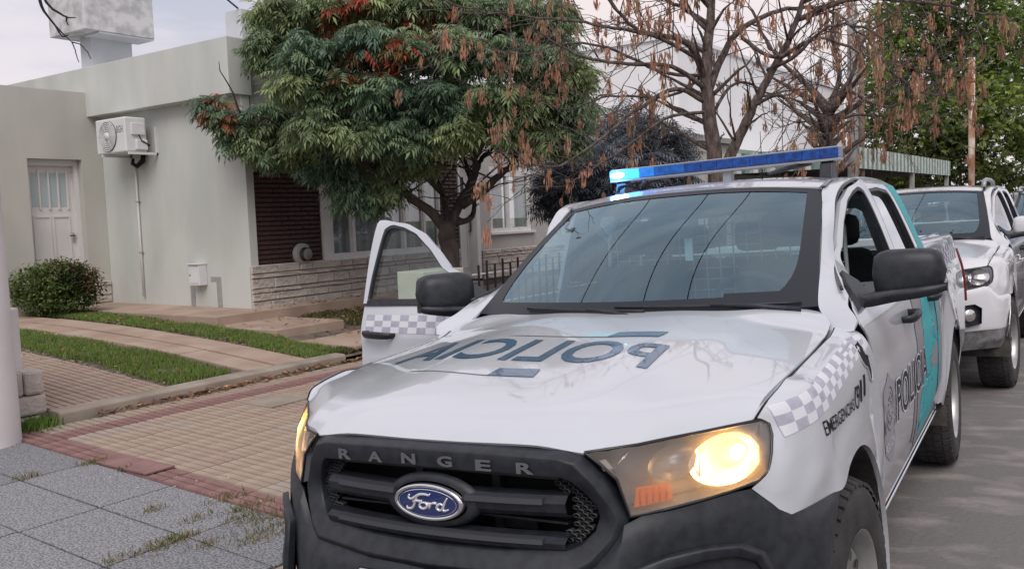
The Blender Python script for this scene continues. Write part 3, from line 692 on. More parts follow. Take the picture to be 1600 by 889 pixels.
def headlamp(root, sg, lit=True):
    V, F = lamp_surface(HLO, -.075, sg, .97); hb = mk('headlamp', V, F, M['lamp_dark'], root)
    n = len(HLO); V = [(nx(*p) - .003, sg * p[0], p[1]) for p in HLO] + [(nx(*p) - .080, sg * (p[0] - .045), p[1]) for p in HLO]
    mk('lamp_housing_wall', V, [(i, (i + 1) % n, (i + 1) % n + n, i + n) for i in range(n)], M['lamp_dark'], hb, smooth=False)
    rim = MB(); rim.tube([(nx(*p) - .002, sg * p[0], p[1]) for p in HLO + HLO[:1]], .0042, 6, cap=False); rim.build('lamp_seal', M['gloss'], hb)
    V, F = lamp_surface(HLO, -.001, sg); mk('lamp_lens', V, F, M['lens'] if lit else M['lens_clear'], hb)
    def bowl(y, z, ry, rz_, dep, m, nm, off=-.018):
        V = []; K = 9; N = 32
        for i in range(K):
            t = i / (K - 1)
            for j in range(N):
                a = 2 * math.pi * j / N; yy = y + ry * t * math.cos(a); zz = z + rz_ * t * math.sin(a); V.append((nx(yy, zz) + off - dep * (1 - t * t), sg * (yy + (off - dep * (1 - t * t)) * .6), zz))
        return mk(nm, V, [(i * N + j, i * N + (j + 1) % N, (i + 1) * N + (j + 1) % N, (i + 1) * N + j) for i in range(K - 1) for j in range(N)], m, hb)
    bowl(.722, .975, .070, .060, .052, M['refl_lit'] if lit else M['lamp_refl'], 'outer_reflector')
    bowl(.620, .985, .046, .040, .040, M['refl_soft'] if lit else M['lamp_refl'], 'inner_reflector')
    if lit:
        bowl(.746, .983, .024, .024, .006, M['warm'], 'glow_ring', -.040); bowl(.750, .985, .015, .017, .004, M['hot'], 'bulb', -.034)  # bulb's glow on the reflector put in as an emissive ring
        for (yy, zz, o_, e_, r_) in ((.742, .982, -.022, .36, .015), (.690, .972, -.045, .50, .02), (.620, .955, -.045, .16, .02)):  # outer light at the bulb; two inner lights added to spread the glow
            ld = bpy.data.lights.new('headlamp_light', 'POINT'); ld.energy = e_ * (1 if sg > 0 else 2.2); ld.color = (1, .54, .18); ld.shadow_soft_size = r_
            lo = bpy.data.objects.new('headlamp_light', ld); COL.objects.link(lo); lo.parent = hb; lo.location = (nx(yy, zz) + o_, sg * (yy + o_ * .6), zz)
    V, F = lamp_surface([(.552, .938), (.615, .941), (.626, .902), (.548, .891)], -.020, sg); mk('indicator', V, F, M['amber'] if lit else M['amber_off'], hb)
    fl = MB()
    for k in range(5): yy = .560 + k * .013; fl.tube([(nx(yy, .9) - .016, sg * (yy - .01), .896 + k * .002), (nx(yy, .93) - .016, sg * (yy - .01), .934 + k * .001)], .0016, 4)
    fl.build('indicator_flutes', M['amber_off'], hb, kind='stuff')
    for (y0, z0, y1, z1) in ((.505, .985, .535, 1.025), (.672, .915, .668, 1.035)):
        MB().tube([(nx(y0, z0) - .03, sg * (y0 - .015), z0), (nx(y1, z1) - .03, sg * (y1 - .015), z1)], .004, 5).build('lamp_divider', M['chrome'], hb)
    V, F = lamp_surface([(.462, 1.010), (.486, 1.014), (.503, .992), (.482, .985)], -.006, sg); mk('side_reflector', V, F, M['chrome'], hb)
    # dark outer cheek of the lamp
    V, F = lamp_surface([(.705, 1.049), (.756, 1.054), (.777, 1.056), (.792, 1.042), (.800, 1.018), (.803, .979), (.798, .938), (.790, .925), (.792, .951), (.786, .994), (.763, 1.023), (.724, 1.043)], -.007, sg, maxlen=.02)
    mk('lamp_cheek', V, F, M['cheek'], hb)
    return hb
def strip3(name, A, B, m, parent, n=40, k=4, solid=.008, bulge=0.0, rev=False):
    a, b = cr(A, n), cr(B, n); V = []
    for i in range(n):
        for j in range(k):
            t = j / (k - 1); p = a[i] * (1 - t) + b[i] * t; p = p + np.array([bulge * math.sin(math.pi * t), 0, 0]); V.append(p)
    return mk(name, V, [(i * k + j, i * k + j + 1, (i + 1) * k + j + 1, (i + 1) * k + j) for i in range(n - 1) for j in range(k - 1)], m, parent, solid=solid)
def police_front(root, hood):
    # ---- grille surround: rim loop -> inner loop, swept back into the opening
    R0 = [(0, 1.040), (.20, 1.040), (.385, 1.034), (.43, 1.022), (.475, .968), (.508, .905), (.528, .868), (.515, .82), (.470, .765), (.425, .735), (.2, .722), (0, .718)]
    X0 = [.862, .860, .846, .842, .826, .812, .806, .82, .86, .885, .925, .935]
    R1 = [(0, 1.028), (.20, 1.028), (.375, 1.022), (.415, 1.010), (.458, .958), (.488, .905), (.505, .870), (.492, .825), (.448, .775), (.41, .752), (.2, .742), (0, .738)]
    X1 = [.898, .896, .880, .874, .856, .838, .830, .842, .878, .900, .938, .945]
    R2 = [(0, .978), (.20, .978), (.385, .972), (.402, .962), (.430, .930), (.450, .895), (.455, .870), (.445, .835), (.415, .805), (.39, .795), (.2, .785), (0, .782)]
    X2 = [.895, .893, .872, .862, .842, .826, .822, .830, .852, .868, .905, .912]
    R3 = [(p[0] * .985, p[1] - .004 if p[1] > .88 else p[1] + .004) for p in R2]; X3 = [x - .07 for x in X2]
    loops = []
    for Rr, Xx in ((R0, [x - .03 for x in X0]), (R0, X0), (R1, X1), (R2, X2), (R3, X3)):
        half = [(x, p[0], p[1]) for p, x in zip(Rr, Xx)]; loops.append(half + [(x, -y, z) for x, y, z in half[-2:0:-1]])
    V = []; n = len(loops[0])
    for lp in loops: V += lp
    F = [(i * n + j, i * n + (j + 1) % n, (i + 1) * n + (j + 1) % n, (i + 1) * n + j) for i in range(4) for j in range(n)]
    g = mk('grille_surround', V, F, M['plastic'], root, bevel=.004)
    # inner back wall and radiator
    MB().box(.70, .71, -.47, .47, .74, 1.0).build('radiator', M['dark'], g, smooth=False)
    for yy in (-.13, .125): MB().box(.745, .765, yy - .012, yy + .012, .78, .985).build('grille_bracket', M['rad'], g, smooth=False)
    MB().box(.742, .752, .115, .20, .935, .975).build('duct', M['rad'], g, smooth=False); MB().box(.742, .752, .13, .235, .79, .82).build('duct', M['rad'], g, smooth=False)
    # bars
    def bar(zc, h, y1, xo, nm):
        P = []
        prof = [(-.035, -h), (0, -h * .8), (.012, -h * .35), (.018, h * .45), (.0, h), (-.04, h * 1.05)]
        V = []; ys = np.linspace(-y1, y1, 41)
        for y in ys:
            xb = xo - .34 * (abs(y)) ** 2.0 * .75
            for dx, dz in prof: V.append((xb + dx, y, zc + dz))
        return mk(nm, V, [(i * 6 + j, i * 6 + j + 1, (i + 1) * 6 + j + 1, (i + 1) * 6 + j) for i in range(40) for j in range(5)], M['plastic'], g, smooth=False)
    bar(.893, .030, .385, .885, 'grille_bar'); bar(.802, .020, .385, .900, 'grille_bar')
    for zc, h in ((.912, .007), (.815, .006)):  # paler strips along the bars paint their highlight in
        for sg in (1, -1):
            V = []; ys = np.linspace(.115 if zc > .9 else 0.0, .33, 14)
            for y in ys:
                xb = (.905 if zc > .9 else .918) - .255 * y * y
                for dx, dz in ((-.01, -h), (.006, -h), (.004, h), (-.02, h * 1.3)): V.append((xb + dx, sg * y, zc + dz))
            mk('bar_highlight', V, [(i * 4 + j, i * 4 + j + 1, (i + 1) * 4 + j + 1, (i + 1) * 4 + j) for i in range(13) for j in range(3)] + [(0, 1, 2, 3), (52, 53, 54, 55)], M['bar_glint'], g, smooth=False)
    slat = MB()
    for zc in (.958, .846): slat.box(.80, .83, -.37, .37, zc - .003, zc + .003)
    slat.build('inner_slat', M['plastic'], g, smooth=False)
    # honeycomb cheeks
    for sg in (1, -1):
        hc = MB(); s = .0105
        for r_ in range(-9, 10):
            for c in range(-6, 7):
                y = .405 + c * s * 1.9 + (s * .95 if r_ % 2 else 0); z = .878 + r_ * s * .98
                lim = float(np.interp(z, [.79, .80, .87, .93, .965, .975], [.395, .41, .452, .428, .395, .38])); lo = float(np.interp(z, [.79, .825, .835, .925, .935, .975], [.352, .352, .388, .388, .352, .352]))
                if y > lim - .004 or y < lo or z < .797 or z > .967: continue
                x = .838 - .32 * (y - .36)
                V = []
                for a in range(6):
                    an = R(60 * a + 30); V.append((x, sg * (y + s * 1.05 * math.cos(an)), z + s * .66 * math.sin(an)))
                for a in range(6):
                    an = R(60 * a + 30); V.append((x + .003, sg * (y + s * .80 * math.cos(an)), z + s * .45 * math.sin(an)))
                for a in range(6):
                    an = R(60 * a + 30); V.append((x - .02, sg * (y + s * .80 * math.cos(an)), z + s * .45 * math.sin(an)))
                hc.add(V, [(i, (i + 1) % 6, (i + 1) % 6 + 6, i + 6) for i in range(6)] + [(i + 6, (i + 1) % 6 + 6, (i + 1) % 6 + 12, i + 12) for i in range(6)])
        hc.build('honeycomb_mesh', M['honey'], g, smooth=False)
    # raised lettering across the top band
    for ch, yc in zip('RANGER', (-.292, -.176, -.060, .058, .176, .292)):
        V, F = text_geo(ch, .03); w = .023; h = .0140; zc = 1.0015 - .006 * abs(yc) / .29; xs = float(np.interp(abs(yc), [0, .2, .385], [.8975, .8955, .8775])); sl = -.0006
        dxdz = (.898 - .895) / .05
        V2 = [(xs + .0035 + (1 if z_ > 0 else 0) * 0, yc - w + 2 * w * x, zc - h + 2 * h * y) for x, y, z_ in V]
        if abs(yc) > .2: V2 = [(x - (abs(y) - abs(yc)) * .09, y, z) for x, y, z in V2]
        mk('raised_letter', V2, F, M['letter'], g, solid=.003, smooth=False)
    # oval badge
    N = 56
    def ell(a, b, x): return [(x - .10 * (a * math.cos(t)) ** 2, a * math.cos(t), .890 + b * math.sin(t)) for t in np.linspace(0, 2 * math.pi, N, endpoint=False)]
    def rings(L_, nm, m, par, cap=False):
        V = []
        for l in L_: V += l
        F = [(i * N + j, i * N + (j + 1) % N, (i + 1) * N + (j + 1) % N, (i + 1) * N + j) for i in range(len(L_) - 1) for j in range(N)]
        if cap: F.append(tuple((len(L_) - 1) * N + j for j in range(N)))
        return mk(nm, V, F, m, par)
    rings([ell(.150, .074, .880), ell(.140, .066, .900), ell(.118, .054, .898)], 'badge_plinth', M['plastic'], g)
    em = rings([ell(.112, .0500, .895), ell(.111, .0495, .910), ell(.105, .0445, .915), ell(.099, .0395, .911)], 'oval_badge', M['chrome'], g)
    rings([ell(.0995, .0400, .9105), ell(.05, .02, .9125), ell(.0, .0, .913)], 'badge_field', M['badge_blue'], em)
    rings([ell(.0935, .0358, .9128), ell(.0912, .0340, .9132)], 'badge_pinstripe', M['chrome'], em)
    # script drawn as strokes
    S_ = [
        [(-.66, .52), (-.72, .30), (-.62, .18), (-.46, .34), (-.28, .56), (-.05, .62), (.10, .58), (.16, .70)],
        [(-.36, .48), (-.44, .10), (-.52, -.30), (-.62, -.52), (-.78, -.52), (-.80, -.36)],
        [(-.56, -.02), (-.44, .08), (-.24, .08), (-.18, .16)],
        [(-.10, .02), (-.26, -.08), (-.28, -.34), (-.16, -.46), (-.02, -.34), (.02, -.10), (-.10, .02), (.10, -.02)],
        [(.14, .04), (.12, -.20), (.08, -.44)], [(.12, -.18), (.22, .0), (.34, .04), (.36, -.06)],
        [(.62, -.06), (.52, .02), (.42, -.12), (.40, -.34), (.50, -.46), (.62, -.32)], [(.82, .50), (.70, .10), (.62, -.30), (.68, -.46), (.84, -.34)]]
    sc = MB()
    for s_ in S_:
        P = cr([(0, p[0] * .082, .890 + p[1] * .036) for p in s_], 26); wd = [.0022 + .0020 * abs(math.sin(math.pi * t)) for t in np.linspace(0, 1, 26)]
        sc.tube([(.9145 - .10 * p[1] ** 2, p[1], p[2]) for p in P], wd, 6)
    sc.build('badge_script', M['silver'], em)
    # ---- bumper: sections from the centre round to the wheel arch
    def sec(y, x, zt, xt, extra=0, ym=None):
        z = [zt, zt - (zt - .35) * .10, zt - (zt - .35) * .28, .62, .55, .46, .40, .355]
        z[3] = min(z[3], z[2] - .02)
        dx = [xt, xt + (x - xt) * .55, x - .006, x, x - .012, x - .03, x - .06, x - .12]
        return [(dx[i], y + (0 if i < 1 else extra * min(1, i / 3)), z[i]) for i in range(8)]
    rows = [sec(0, .965, .722, .932), sec(.20, .960, .726, .922), sec(.40, .940, .742, .880), sec(.47, .915, .775, .855), sec(.510, .885, .825, .832, .0), sec(.534, .862, .868, .818, .0),
            sec(.607, .800, .880, .770, .0), sec(.673, .735, .889, .703, .002), sec(.728, .685, .899, .648, .004), sec(.768, .645, .902, .604, .006), sec(.802, .612, .862, .570, .008), sec(.836, .572, .819, .522, .008),
            sec(.867, .50, .817, .43, .01), sec(.894, .37, .812, .295, .01)]
    last = [(.222, .902, .806), (.275, .905, .778), (.325, .907, .738), (.375, .908, .69), (.405, .906, .645), (.440, .90, .575), (.462, .88, .48), (.47, .84, .40)]
    # wheel-side edge follows the arch
    rows[-1] = [(.29, .896, .812), (.36, .90, .79), (.395, .902, .75), (.43, .905, .70), (.46, .905, .65), (.49, .90, .57), (.51, .88, .47), (.51, .84, .39)]
    rows[-2] = [(.43, .869, .817), (.45, .880, .79), (.475, .888, .75), (.495, .892, .70), (.51, .892, .64), (.525, .885, .56), (.535, .865, .47), (.525, .83, .385)]
    rows.append(last)
    half = rows; full = [[(x, -y, z) for x, y, z in r] for r in half[:0:-1]] + half
    V, F = grid(full, 150, 40)
    # NB grid() returns rows interpolated across: shape the lower intake recess
    V = [list(v) for v in V]
    for v in V:
        x, y, z = v
        if abs(y) < .44 and .50 < z < .58: v[0] -= .03 * sst(.50, .515, z) * (1 - sst(.565, .58, z)) * (1 - sst(.40, .44, abs(y)))
    bp = mk('front_bumper', V, F, M['plastic'], root, solid=.006)
    # raised fog lamp bezels
    for sg in (1, -1):
        P = [(.868, .555, .765), (.820, .62, .785), (.748, .70, .792), (.690, .76, .785), (.650, .80, .755), (.628, .822, .70), (.636, .825, .62), (.690, .79, .56), (.77, .70, .53), (.865, .58, .54), (.905, .545, .62)]
        Q = [(x - .004 - .0 * z, .56 + (y - .56) * .84 + .02, .66 + (z - .66) * .76) for x, y, z in P]
        P = [(x, sg * y, z) for x, y, z in P]; Q = [(x, sg * y, z) for x, y, z in Q]
        Pi = [(x - .03, y, z) for x, y, z in P]; Qi = [(x - .04, y, z) for x, y, z in Q]; n = len(P); V = Pi + P + Q + Qi
        bz = mk('fog_lamp_bezel', V, [(k * n + i, k * n + (i + 1) % n, (k + 1) * n + (i + 1) % n, (k + 1) * n + i) for k in range(3) for i in range(n)], M['plastic'], bp, bevel=.006)
        mk('fog_lamp_recess', Qi, [tuple(range(n))], M['gloss'], bz, smooth=False)
    # lower lip of grille
    # ---- number plate
    pl = MB().box(.968, .974, -.20, .20, .585, .715).build('number_plate', M['ink'], root, smooth=False, bevel=.002)
    for (a, b, c_, d) in ((-.196, .196, .708, .712), (-.196, .196, .589, .593), (-.196, -.192, .593, .708), (.192, .196, .593, .708)): MB().box(.974, .9755, a, b, c_, d).build('plate_rim', M['decal_white'], pl, smooth=False)
    for sg in (1, -1): headlamp(root, sg)
def police_livery(root, T):
    hood, wing = T['hood'], T['wing']; bh = bvh_of([hood]); dn = (0, 0, -1)
    so = .0026
    # mirrored lettering on the bonnet, read through a rear-view mirror
    q = [(.363 + .004, .412, 1.3), (.296, -.590, 1.3), (.030, -.560, 1.3), (.117, .395, 1.3)]
    V, F = text_geo('POLICIA', .018, space=1.06); W_ = quadmap(V, *q); W_, F = fine(W_, F, .022); W_ = conform(W_, bh, dn, so, back=.5)
    mk('bonnet_lettering', W_, F, M['decal_navy'], hood)
    def hp(nm, P, m, o=so):
        V, F = fine([(x, y, 1.3) for x, y in P], [tuple(range(len(P)))], .03); mk(nm, conform(V, bh, dn, o, back=.5), F, m, hood)
    hp('bonnet_stripe', [(.038, .139), (-.026, .158), (-.043, .331), (.026, .319)], M['decal_navy']); hp('bonnet_stripe', [(.483, -.062), (.415, -.057), (.417, .091), (.491, .105)], M['decal_navy'])
    hp('bonnet_pale_stripe', [(.034, .05), (-.030, .07), (-.026, .158), (.038, .139)], M['decal_sky']); hp('bonnet_pale_stripe', [(.010, -.26), (-.055, -.24), (-.030, .07), (.034, .05)], M['pale'])
    hp('bonnet_pale_stripe', [(.44, -.40), (.38, -.38), (.415, -.057), (.483, -.062)], M['pale'])
    # wing: checker band, emergency number, torn vent opening
    bw = bvh_of([wing]); so2 = .0020; sd_ = (0, -1, 0)
    A, B, C_, D = (.492, 1.088), (.484, 1.008), (-.372, 1.108), (-.392, 1.158)   # front top, front bottom, rear bottom, rear top
    ck, wk = MB(), MB(); n = 17
    for r_ in range(3):
        for c in range(n):
            def bl(u, v): return (D[0] * u * (1 - v) + A[0] * (1 - u) * (1 - v) + B[0] * (1 - u) * v + C_[0] * u * v, D[1] * u * (1 - v) + A[1] * (1 - u) * (1 - v) + B[1] * (1 - u) * v + C_[1] * u * v)
            Q = [bl(c / n, r_ / 3), bl((c + 1) / n, r_ / 3), bl((c + 1) / n, (r_ + 1) / 3), bl(c / n, (r_ + 1) / 3)]
            V, F = fine([(x, 1.0, z) for x, z in Q], [(0, 1, 2, 3)], .02); (ck if (r_ + c) % 2 else wk).add(conform(V, bw, sd_, so2, back=.2), F)
    ck.build('checker_squares', M['decal_check'], wing, kind='stuff'); wk.build('checker_ground', M['decal_white'], wing)
    def P3(x, z): return (x, 1.0, z)
    conf_text('emergency_lettering', 'EMERGENCIAS', [P3(.300, .970), P3(-.090, .964), P3(-.075, 1.001), P3(.310, 1.012)], bw, sd_, M['ink'], wing, so2, bold=.004, maxlen=.02)
    for k_, ch in enumerate('911'):
        xa, xb = -.140 - .064 * k_, -.140 - .064 * k_ - (.046 if ch == '9' else .026); zb_ = .954 + .10 * (-.14 - xa)
        conf_text('emergency_digit', ch, [P3(xa, zb_), P3(xb, zb_ + .004), P3(xb, zb_ + .072), P3(xa, zb_ + .072)], bw, sd_, M['ink'], wing, so2, bold=.005)
    hs = cr([P3(-.185, .985), P3(-.20, .955), P3(-.215, .94), P3(-.225, .93)], 8); hb = MB()
    V = []
    for i, p in enumerate(cr([P3(-.118, 1.028), P3(-.100, 1.005), P3(-.104, .978), P3(-.124, .958)], 10)): V += [p, p + np.array([.0 - .014 - .012 * (abs(i - 4.5) > 3), 0, -.003])]
    hb.add(conform(V, bw, sd_, so2, back=.2), [(2 * i, 2 * i + 1, 2 * i + 3, 2 * i + 2) for i in range(9)]); hb.build('telephone_symbol', M['ink'], wing)
    # torn opening where the side vent was
    vent = [(-.355, 1.105), (-.385, 1.110), (-.412, 1.118), (-.424, 1.085), (-.428, 1.05), (-.452, 1.04), (-.462, 1.0), (-.480, .955), (-.484, .915), (-.474, .900), (-.455, .915), (-.440, .95), (-.415, .985), (-.385, 1.0), (-.360, 1.03), (-.350, 1.07)]
    vent = [(x + .072, .995 + (z - .900) * .665) for x, z in vent]
    conf_poly('torn_vent_opening', vent, bw, M['dark'], wing, so2 + .0006, .04, 'ragged black hole where the side vent is missing')
    rimv = MB(); rimv.tube(conform([P3(*p) for p in vent + vent[:1]], bw, sd_, so2, back=.2), .0035, 5, cap=False); rimv.build('vent_edge', M['white'], wing)
    # doors: shield, name, bands
    fd, rd, cp, up, bed = T['fd'], T['rd'], T['cp'], T['up'], T['bed']; so3 = .0018
    bf = bvh_of([fd]); br = bvh_of([rd]); bc = bvh_of([cp]); bb = bvh_of([bed]); ball = bvh_of([fd, rd, cp])
    shield = [(-.715, .972), (-.79, .93), (-.852, .915), (-.815, .875), (-.80, .83), (-.785, .78), (-.80, .74), (-.832, .705), (-.80, .66), (-.770, .630), (-.70, .648), (-.635, .675), (-.575, .71), (-.562, .745), (-.585, .79), (-.580, .84), (-.560, .885), (-.575, .925), (-.65, .945)]
    sh = conf_poly('shield_emblem', shield, bf, M['decal_grey'], fd, so3)
    ring = MB()
    for rr_ in (.085, .062, .03):
        P = conform([P3(-.695 + rr_ * math.cos(a) * 1.05, .845 + rr_ * .92 * math.sin(a)) for a in np.linspace(0, 2 * math.pi, 33)], bf, sd_, so3 + .001, back=.2); ring.tube(P, .0022, 4, cap=False)
    for k in range(12):
        a = k * math.pi / 6; ring.tube(conform([P3(-.695 + .035 * math.cos(a), .845 + .033 * math.sin(a)), P3(-.695 + .058 * math.cos(a), .845 + .055 * math.sin(a))], bf, sd_, so3 + .001, back=.2), .0022, 4)
    ring.build('emblem_rings', M['decal_band'], sh)
    conf_text('emblem_lettering', 'POLICIA', [P3(-.595, .690), P3(-.795, .700), P3(-.795, .735), P3(-.595, .725)], bf, sd_, M['decal_white'], sh, so3 + .001, maxlen=.03)
    # band across rear of front door to rear quarter
    def both(nm, P, m, off):
        for o_, bv_, x0, x1 in ((fd, bf, -.3, -1.492), (rd, br, -1.516, -2.385), (cp, bc, -2.40, -2.598)):
            # clip polygon to x range
            Q = P
            for lim, sgn in ((x0, 1), (x1, -1)):
                R_ = []
                for a, b in zip(Q, Q[1:] + Q[:1]):
                    ia, ib = (a[0] - lim) * sgn <= 0, (b[0] - lim) * sgn <= 0
                    if ia: R_.append(a)
                    if ia != ib: t = (lim - a[0]) / (b[0] - a[0]); R_.append((lim, a[1] + t * (b[1] - a[1])))
                Q = R_
                if not Q: break
            if len(Q) >= 3:
                try: conf_poly(nm, Q, bv_, m, o_, off, .035)
                except Exception: pass
    both('grey_band', [(-1.60, 1.235), (-2.62, 1.235), (-2.62, .9), (-2.60, .62), (-2.3, .52), (-1.55, .50), (-1.38, .56), (-1.40, .66), (-1.42, .74), (-1.56, .86), (-1.62, 1.0)], M['decal_band'], so3)
    both('teal_band', [(-1.93, 1.235), (-2.56, 1.235), (-2.56, 1.05), (-2.50, 1.0), (-2.19, .995), (-2.14, .92), (-2.42, .915), (-2.37, .86), (-2.05, .845), (-2.02, .76), (-2.30, .745), (-2.46, .62), (-2.2, .53), (-1.62, .52), (-1.66, .60), (-1.64, .70), (-1.90, .80), (-1.95, .95)], M['decal_teal'], so3 + .0010)
    conf_text('door_lettering_outline', 'POLICIA', [P3(-.862, .748), P3(-1.885, .738), P3(-1.885, .914), P3(-.862, .920)], ball, sd_, M['decal_white'], fd, so3 + .0019, bold=.035, maxlen=.03)
    conf_text('door_lettering', 'POLICIA', [P3(-.875, .755), P3(-1.872, .745), P3(-1.872, .908), P3(-.875, .912)], ball, sd_, M['ink2'], fd, so3 + .0027, bold=.006, maxlen=.03)
    # teal rear pillar and roof rail
    for o_, q_ in ((T['up'], None),): o_.data.materials[0] = M['decal_teal']
    ribbon('teal_rail_film', [(-1.85, 1.711), (-2.1, 1.7068), (-2.21, 1.666), (-2.41, 1.36), (-2.44, 1.27)], [(-1.85, 1.690), (-2.08, 1.684), (-2.16, 1.655), (-2.36, 1.355), (-2.39, 1.27)], M['decal_teal'], rd, n=40, solid=.0).data.transform(Matrix.Translation((0, .0125, .001)))
    ribbon('grey_rail_film', [(-1.60, 1.712), (-1.85, 1.711)], [(-1.60, 1.692), (-1.85, 1.690)], M['decal_band'], rd, n=10, solid=.0).data.transform(Matrix.Translation((0, .0125, .001)))
    # bed shoulder checkers
    ck = MB()
    for r_ in range(3):
        for c in range(22):
            if (r_ + c) % 2: continue
            x0, x1 = -2.75 - c * .07, -2.75 - (c + 1) * .07; z1 = 1.29 - r_ * .035; V, F = fine([(x0, 1.0, z1), (x1, 1.0, z1), (x1, 1.0, z1 - .035), (x0, 1.0, z1 - .035)], [(0, 1, 2, 3)], .05)
            ck.add(conform(V, bb, sd_, .0020, back=.2), F)
    ck.build('checker_squares', M['decal_check'], bed, kind='stuff')
def police_extras(root, T):
    # light bar
    z0, z1, x0, x1 = 1.824, 1.870, -1.80, -1.69
    lb = MB().box(x0 + .004, x1 - .004, -.592, .592, z0 - .014, z0).build('light_bar', M['alu'], root, smooth=False, bevel=.004)
    MB().box(x0 + .008, x1 - .008, -.586, .586, z1, z1 + .008).build('light_bar_top', M['alu'], lb, smooth=False, bevel=.003)
    seg = 14; w = 1.18 / seg
    for i in range(seg):
        y0 = -.59 + i * w; m = M['blue_hot'] if i == 0 else M['blue_lit'] if i == 1 else M['blue_spill_near'] if i == 2 else M['blue_spill'] if i < 5 else M['blue_off']
        if i == 0:
            MB().box(x0, x1, y0 + .0006, y0 + w - .0006, z0, z1).build('light_segment', M['blue_lit'], lb, bevel=.004, smooth=False)
            V = []; K, N = 6, 16
            for a in range(K + 1):
                for b in range(N):
                    A, B = math.pi * a / K, 2 * math.pi * b / N; V.append((x1 + .001 + .006 * math.cos(A), y0 + w * .55 + w * .50 * math.sin(A) * math.cos(B), (z0 + z1) / 2 - .001 + .017 * math.sin(A) * math.sin(B)))
            mk('lit_lamp', V, [(i_ * N + j, i_ * N + (j + 1) % N, (i_ + 1) * N + (j + 1) % N, (i_ + 1) * N + j) for i_ in range(K) for j in range(N)], M['blue_hot'], lb)
        else: MB().box(x0, x1, y0 + .0006, y0 + w - .0006, z0, z1).build('light_segment', m, lb, bevel=.002, smooth=False)
    ld = bpy.data.lights.new('beacon_light', 'POINT'); ld.energy = 1.6; ld.color = (.10, .42, 1.0); ld.shadow_soft_size = .03
    lo = bpy.data.objects.new('beacon_light', ld); COL.objects.link(lo); lo.parent = lb; lo.location = (x1 + .05, -.56, (z0 + z1) / 2)
    for sg in (1, -1):
        ft = MB().prism([(-1.85, 1.712), (-1.63, 1.712), (-1.67, 1.735), (-1.70, 1.80), (-1.72, 1.812), (-1.76, 1.812), (-1.78, 1.80), (-1.81, 1.735)], 1, sg * .50, sg * .56); ft.build('bar_foot', M['plastic'], lb, bevel=.006, smooth=False)
        ar = MB().tube([(-1.78, sg * .44, 1.812), (-1.62, sg * .36, 1.79), (-1.45, sg * .32, 1.765)], [.012, .012, .008], 6); ar.build('bar_strap', M['plastic'], lb)
    MB().box(-1.78, -1.72, .02, .06, 1.755, 1.812).build('bar_centre_foot', M['alu'], lb, smooth=False)
    # coiled cable on the roof
    cb = MB()
    P = [(-1.60 + .06 * math.sin(t * 2.2), -.50 + .045 * t, 1.752 + .028 * abs(math.sin(t * 1.4))) for t in np.linspace(0, 7.4, 60)]; cb.tube(P, .006, 5)
    P = [(-1.66 + .05 * math.cos(t * 1.7), -.52 + .05 * t, 1.750 + .045 * abs(math.sin(t * 1.1))) for t in np.linspace(0, 6, 50)]; cb.tube(P, .005, 5); cb.build('cable_loop', M['ink'], root)
    # aerials
    an = MB().tube([(-2.35, .05, 1.71), (-2.36, .05, 2.05)], [.005, .0015], 5).tube([(-2.2, .45, 1.70), (-2.21, .45, 2.15)], [.005, .0015], 5); an.build('aerial', M['ink'], root)
    # cage behind the front seats
    cg = MB()
    fr_ = [(-.62, .95), (-.60, 1.50), (-.54, 1.62), (.54, 1.62), (.60, 1.50), (.62, .95)]
    cg.tube([(-1.66, y, z) for y, z in fr_ + fr_[:1]], .012, 6)
    for y in np.arange(-.56, .60, .07): cg.tube([(-1.66, y, .97), (-1.66, y, 1.60)], .0035, 4)
    for z in np.arange(1.0, 1.62, .055): cg.tube([(-1.66, -.60, z), (-1.66, .60, z)], .0035, 4)
    cg.build('partition_grid', M['cage'], root)
    # papers on the dash, hanging tag
    MB().box(-.78, -.60, -.52, -.20, 1.245, 1.249).build('papers', M['paper'], root, smooth=False)
    tg = MB().box(-1.062, -1.059, .035, .07, 1.40, 1.50).build('hanging_tag', M['paper'], root, smooth=False); tg['label'] = 'white tag hanging from the rear view mirror'
    MB().tube([(-1.06, .052, 1.50), (-1.04, .04, 1.57)], .002, 4).build('tag_cord', M['ink'], root)
    # rust nick on the sill
    MB().tube([(-.60, Sy(-.6, .50) + .004, .50), (-.605, Sy(-.6, .54) + .004, .545)], .008, 5).build('rust_spot', M['rust'], root)
M['pale'] = mat('faded_film', (.54, .575, .62), rough=.28, coat=1.0)
M['cheek'] = mat('lamp_cheek_grey', (.12, .125, .14), rough=.3)
M['bar_glint'] = mat('painted_bar_highlight', (.045, .048, .055), rough=.5); M['letter'] = mat('grey_raised_plastic', (.105, .11, .12), rough=.35); M['honey'] = mat('mesh_plastic', (.055, .058, .062), rough=.5)
M['badge_blue'] = mat('badge_blue', (.015, .03, .13), rough=.2, coat=1); M['silver'] = mat('silver_script', (.75, .76, .78), rough=.25, metal=.6)
M['alu'] = mat('grey_aluminium', (.36, .37, .40), rough=.45, metal=.4); M['paper'] = mat('white_paper', (.8, .82, .84), rough=.7); M['rust'] = mat('rust', (.30, .12, .05), rough=.9, var=.4, vscale=60)
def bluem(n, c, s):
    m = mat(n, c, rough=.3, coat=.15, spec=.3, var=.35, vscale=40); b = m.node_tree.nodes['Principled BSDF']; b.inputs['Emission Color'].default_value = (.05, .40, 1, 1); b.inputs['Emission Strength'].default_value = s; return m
M['blue_off'] = bluem('blue_lens', (.010, .055, .25), .0); M['blue_spill'] = bluem('blue_lens_near_light', (.010, .08, .33), .05); M['blue_spill_near'] = bluem('blue_lens_glow_spill', (.015, .12, .45), .25)  # glow of the lit end painted into the neighbouring lenses
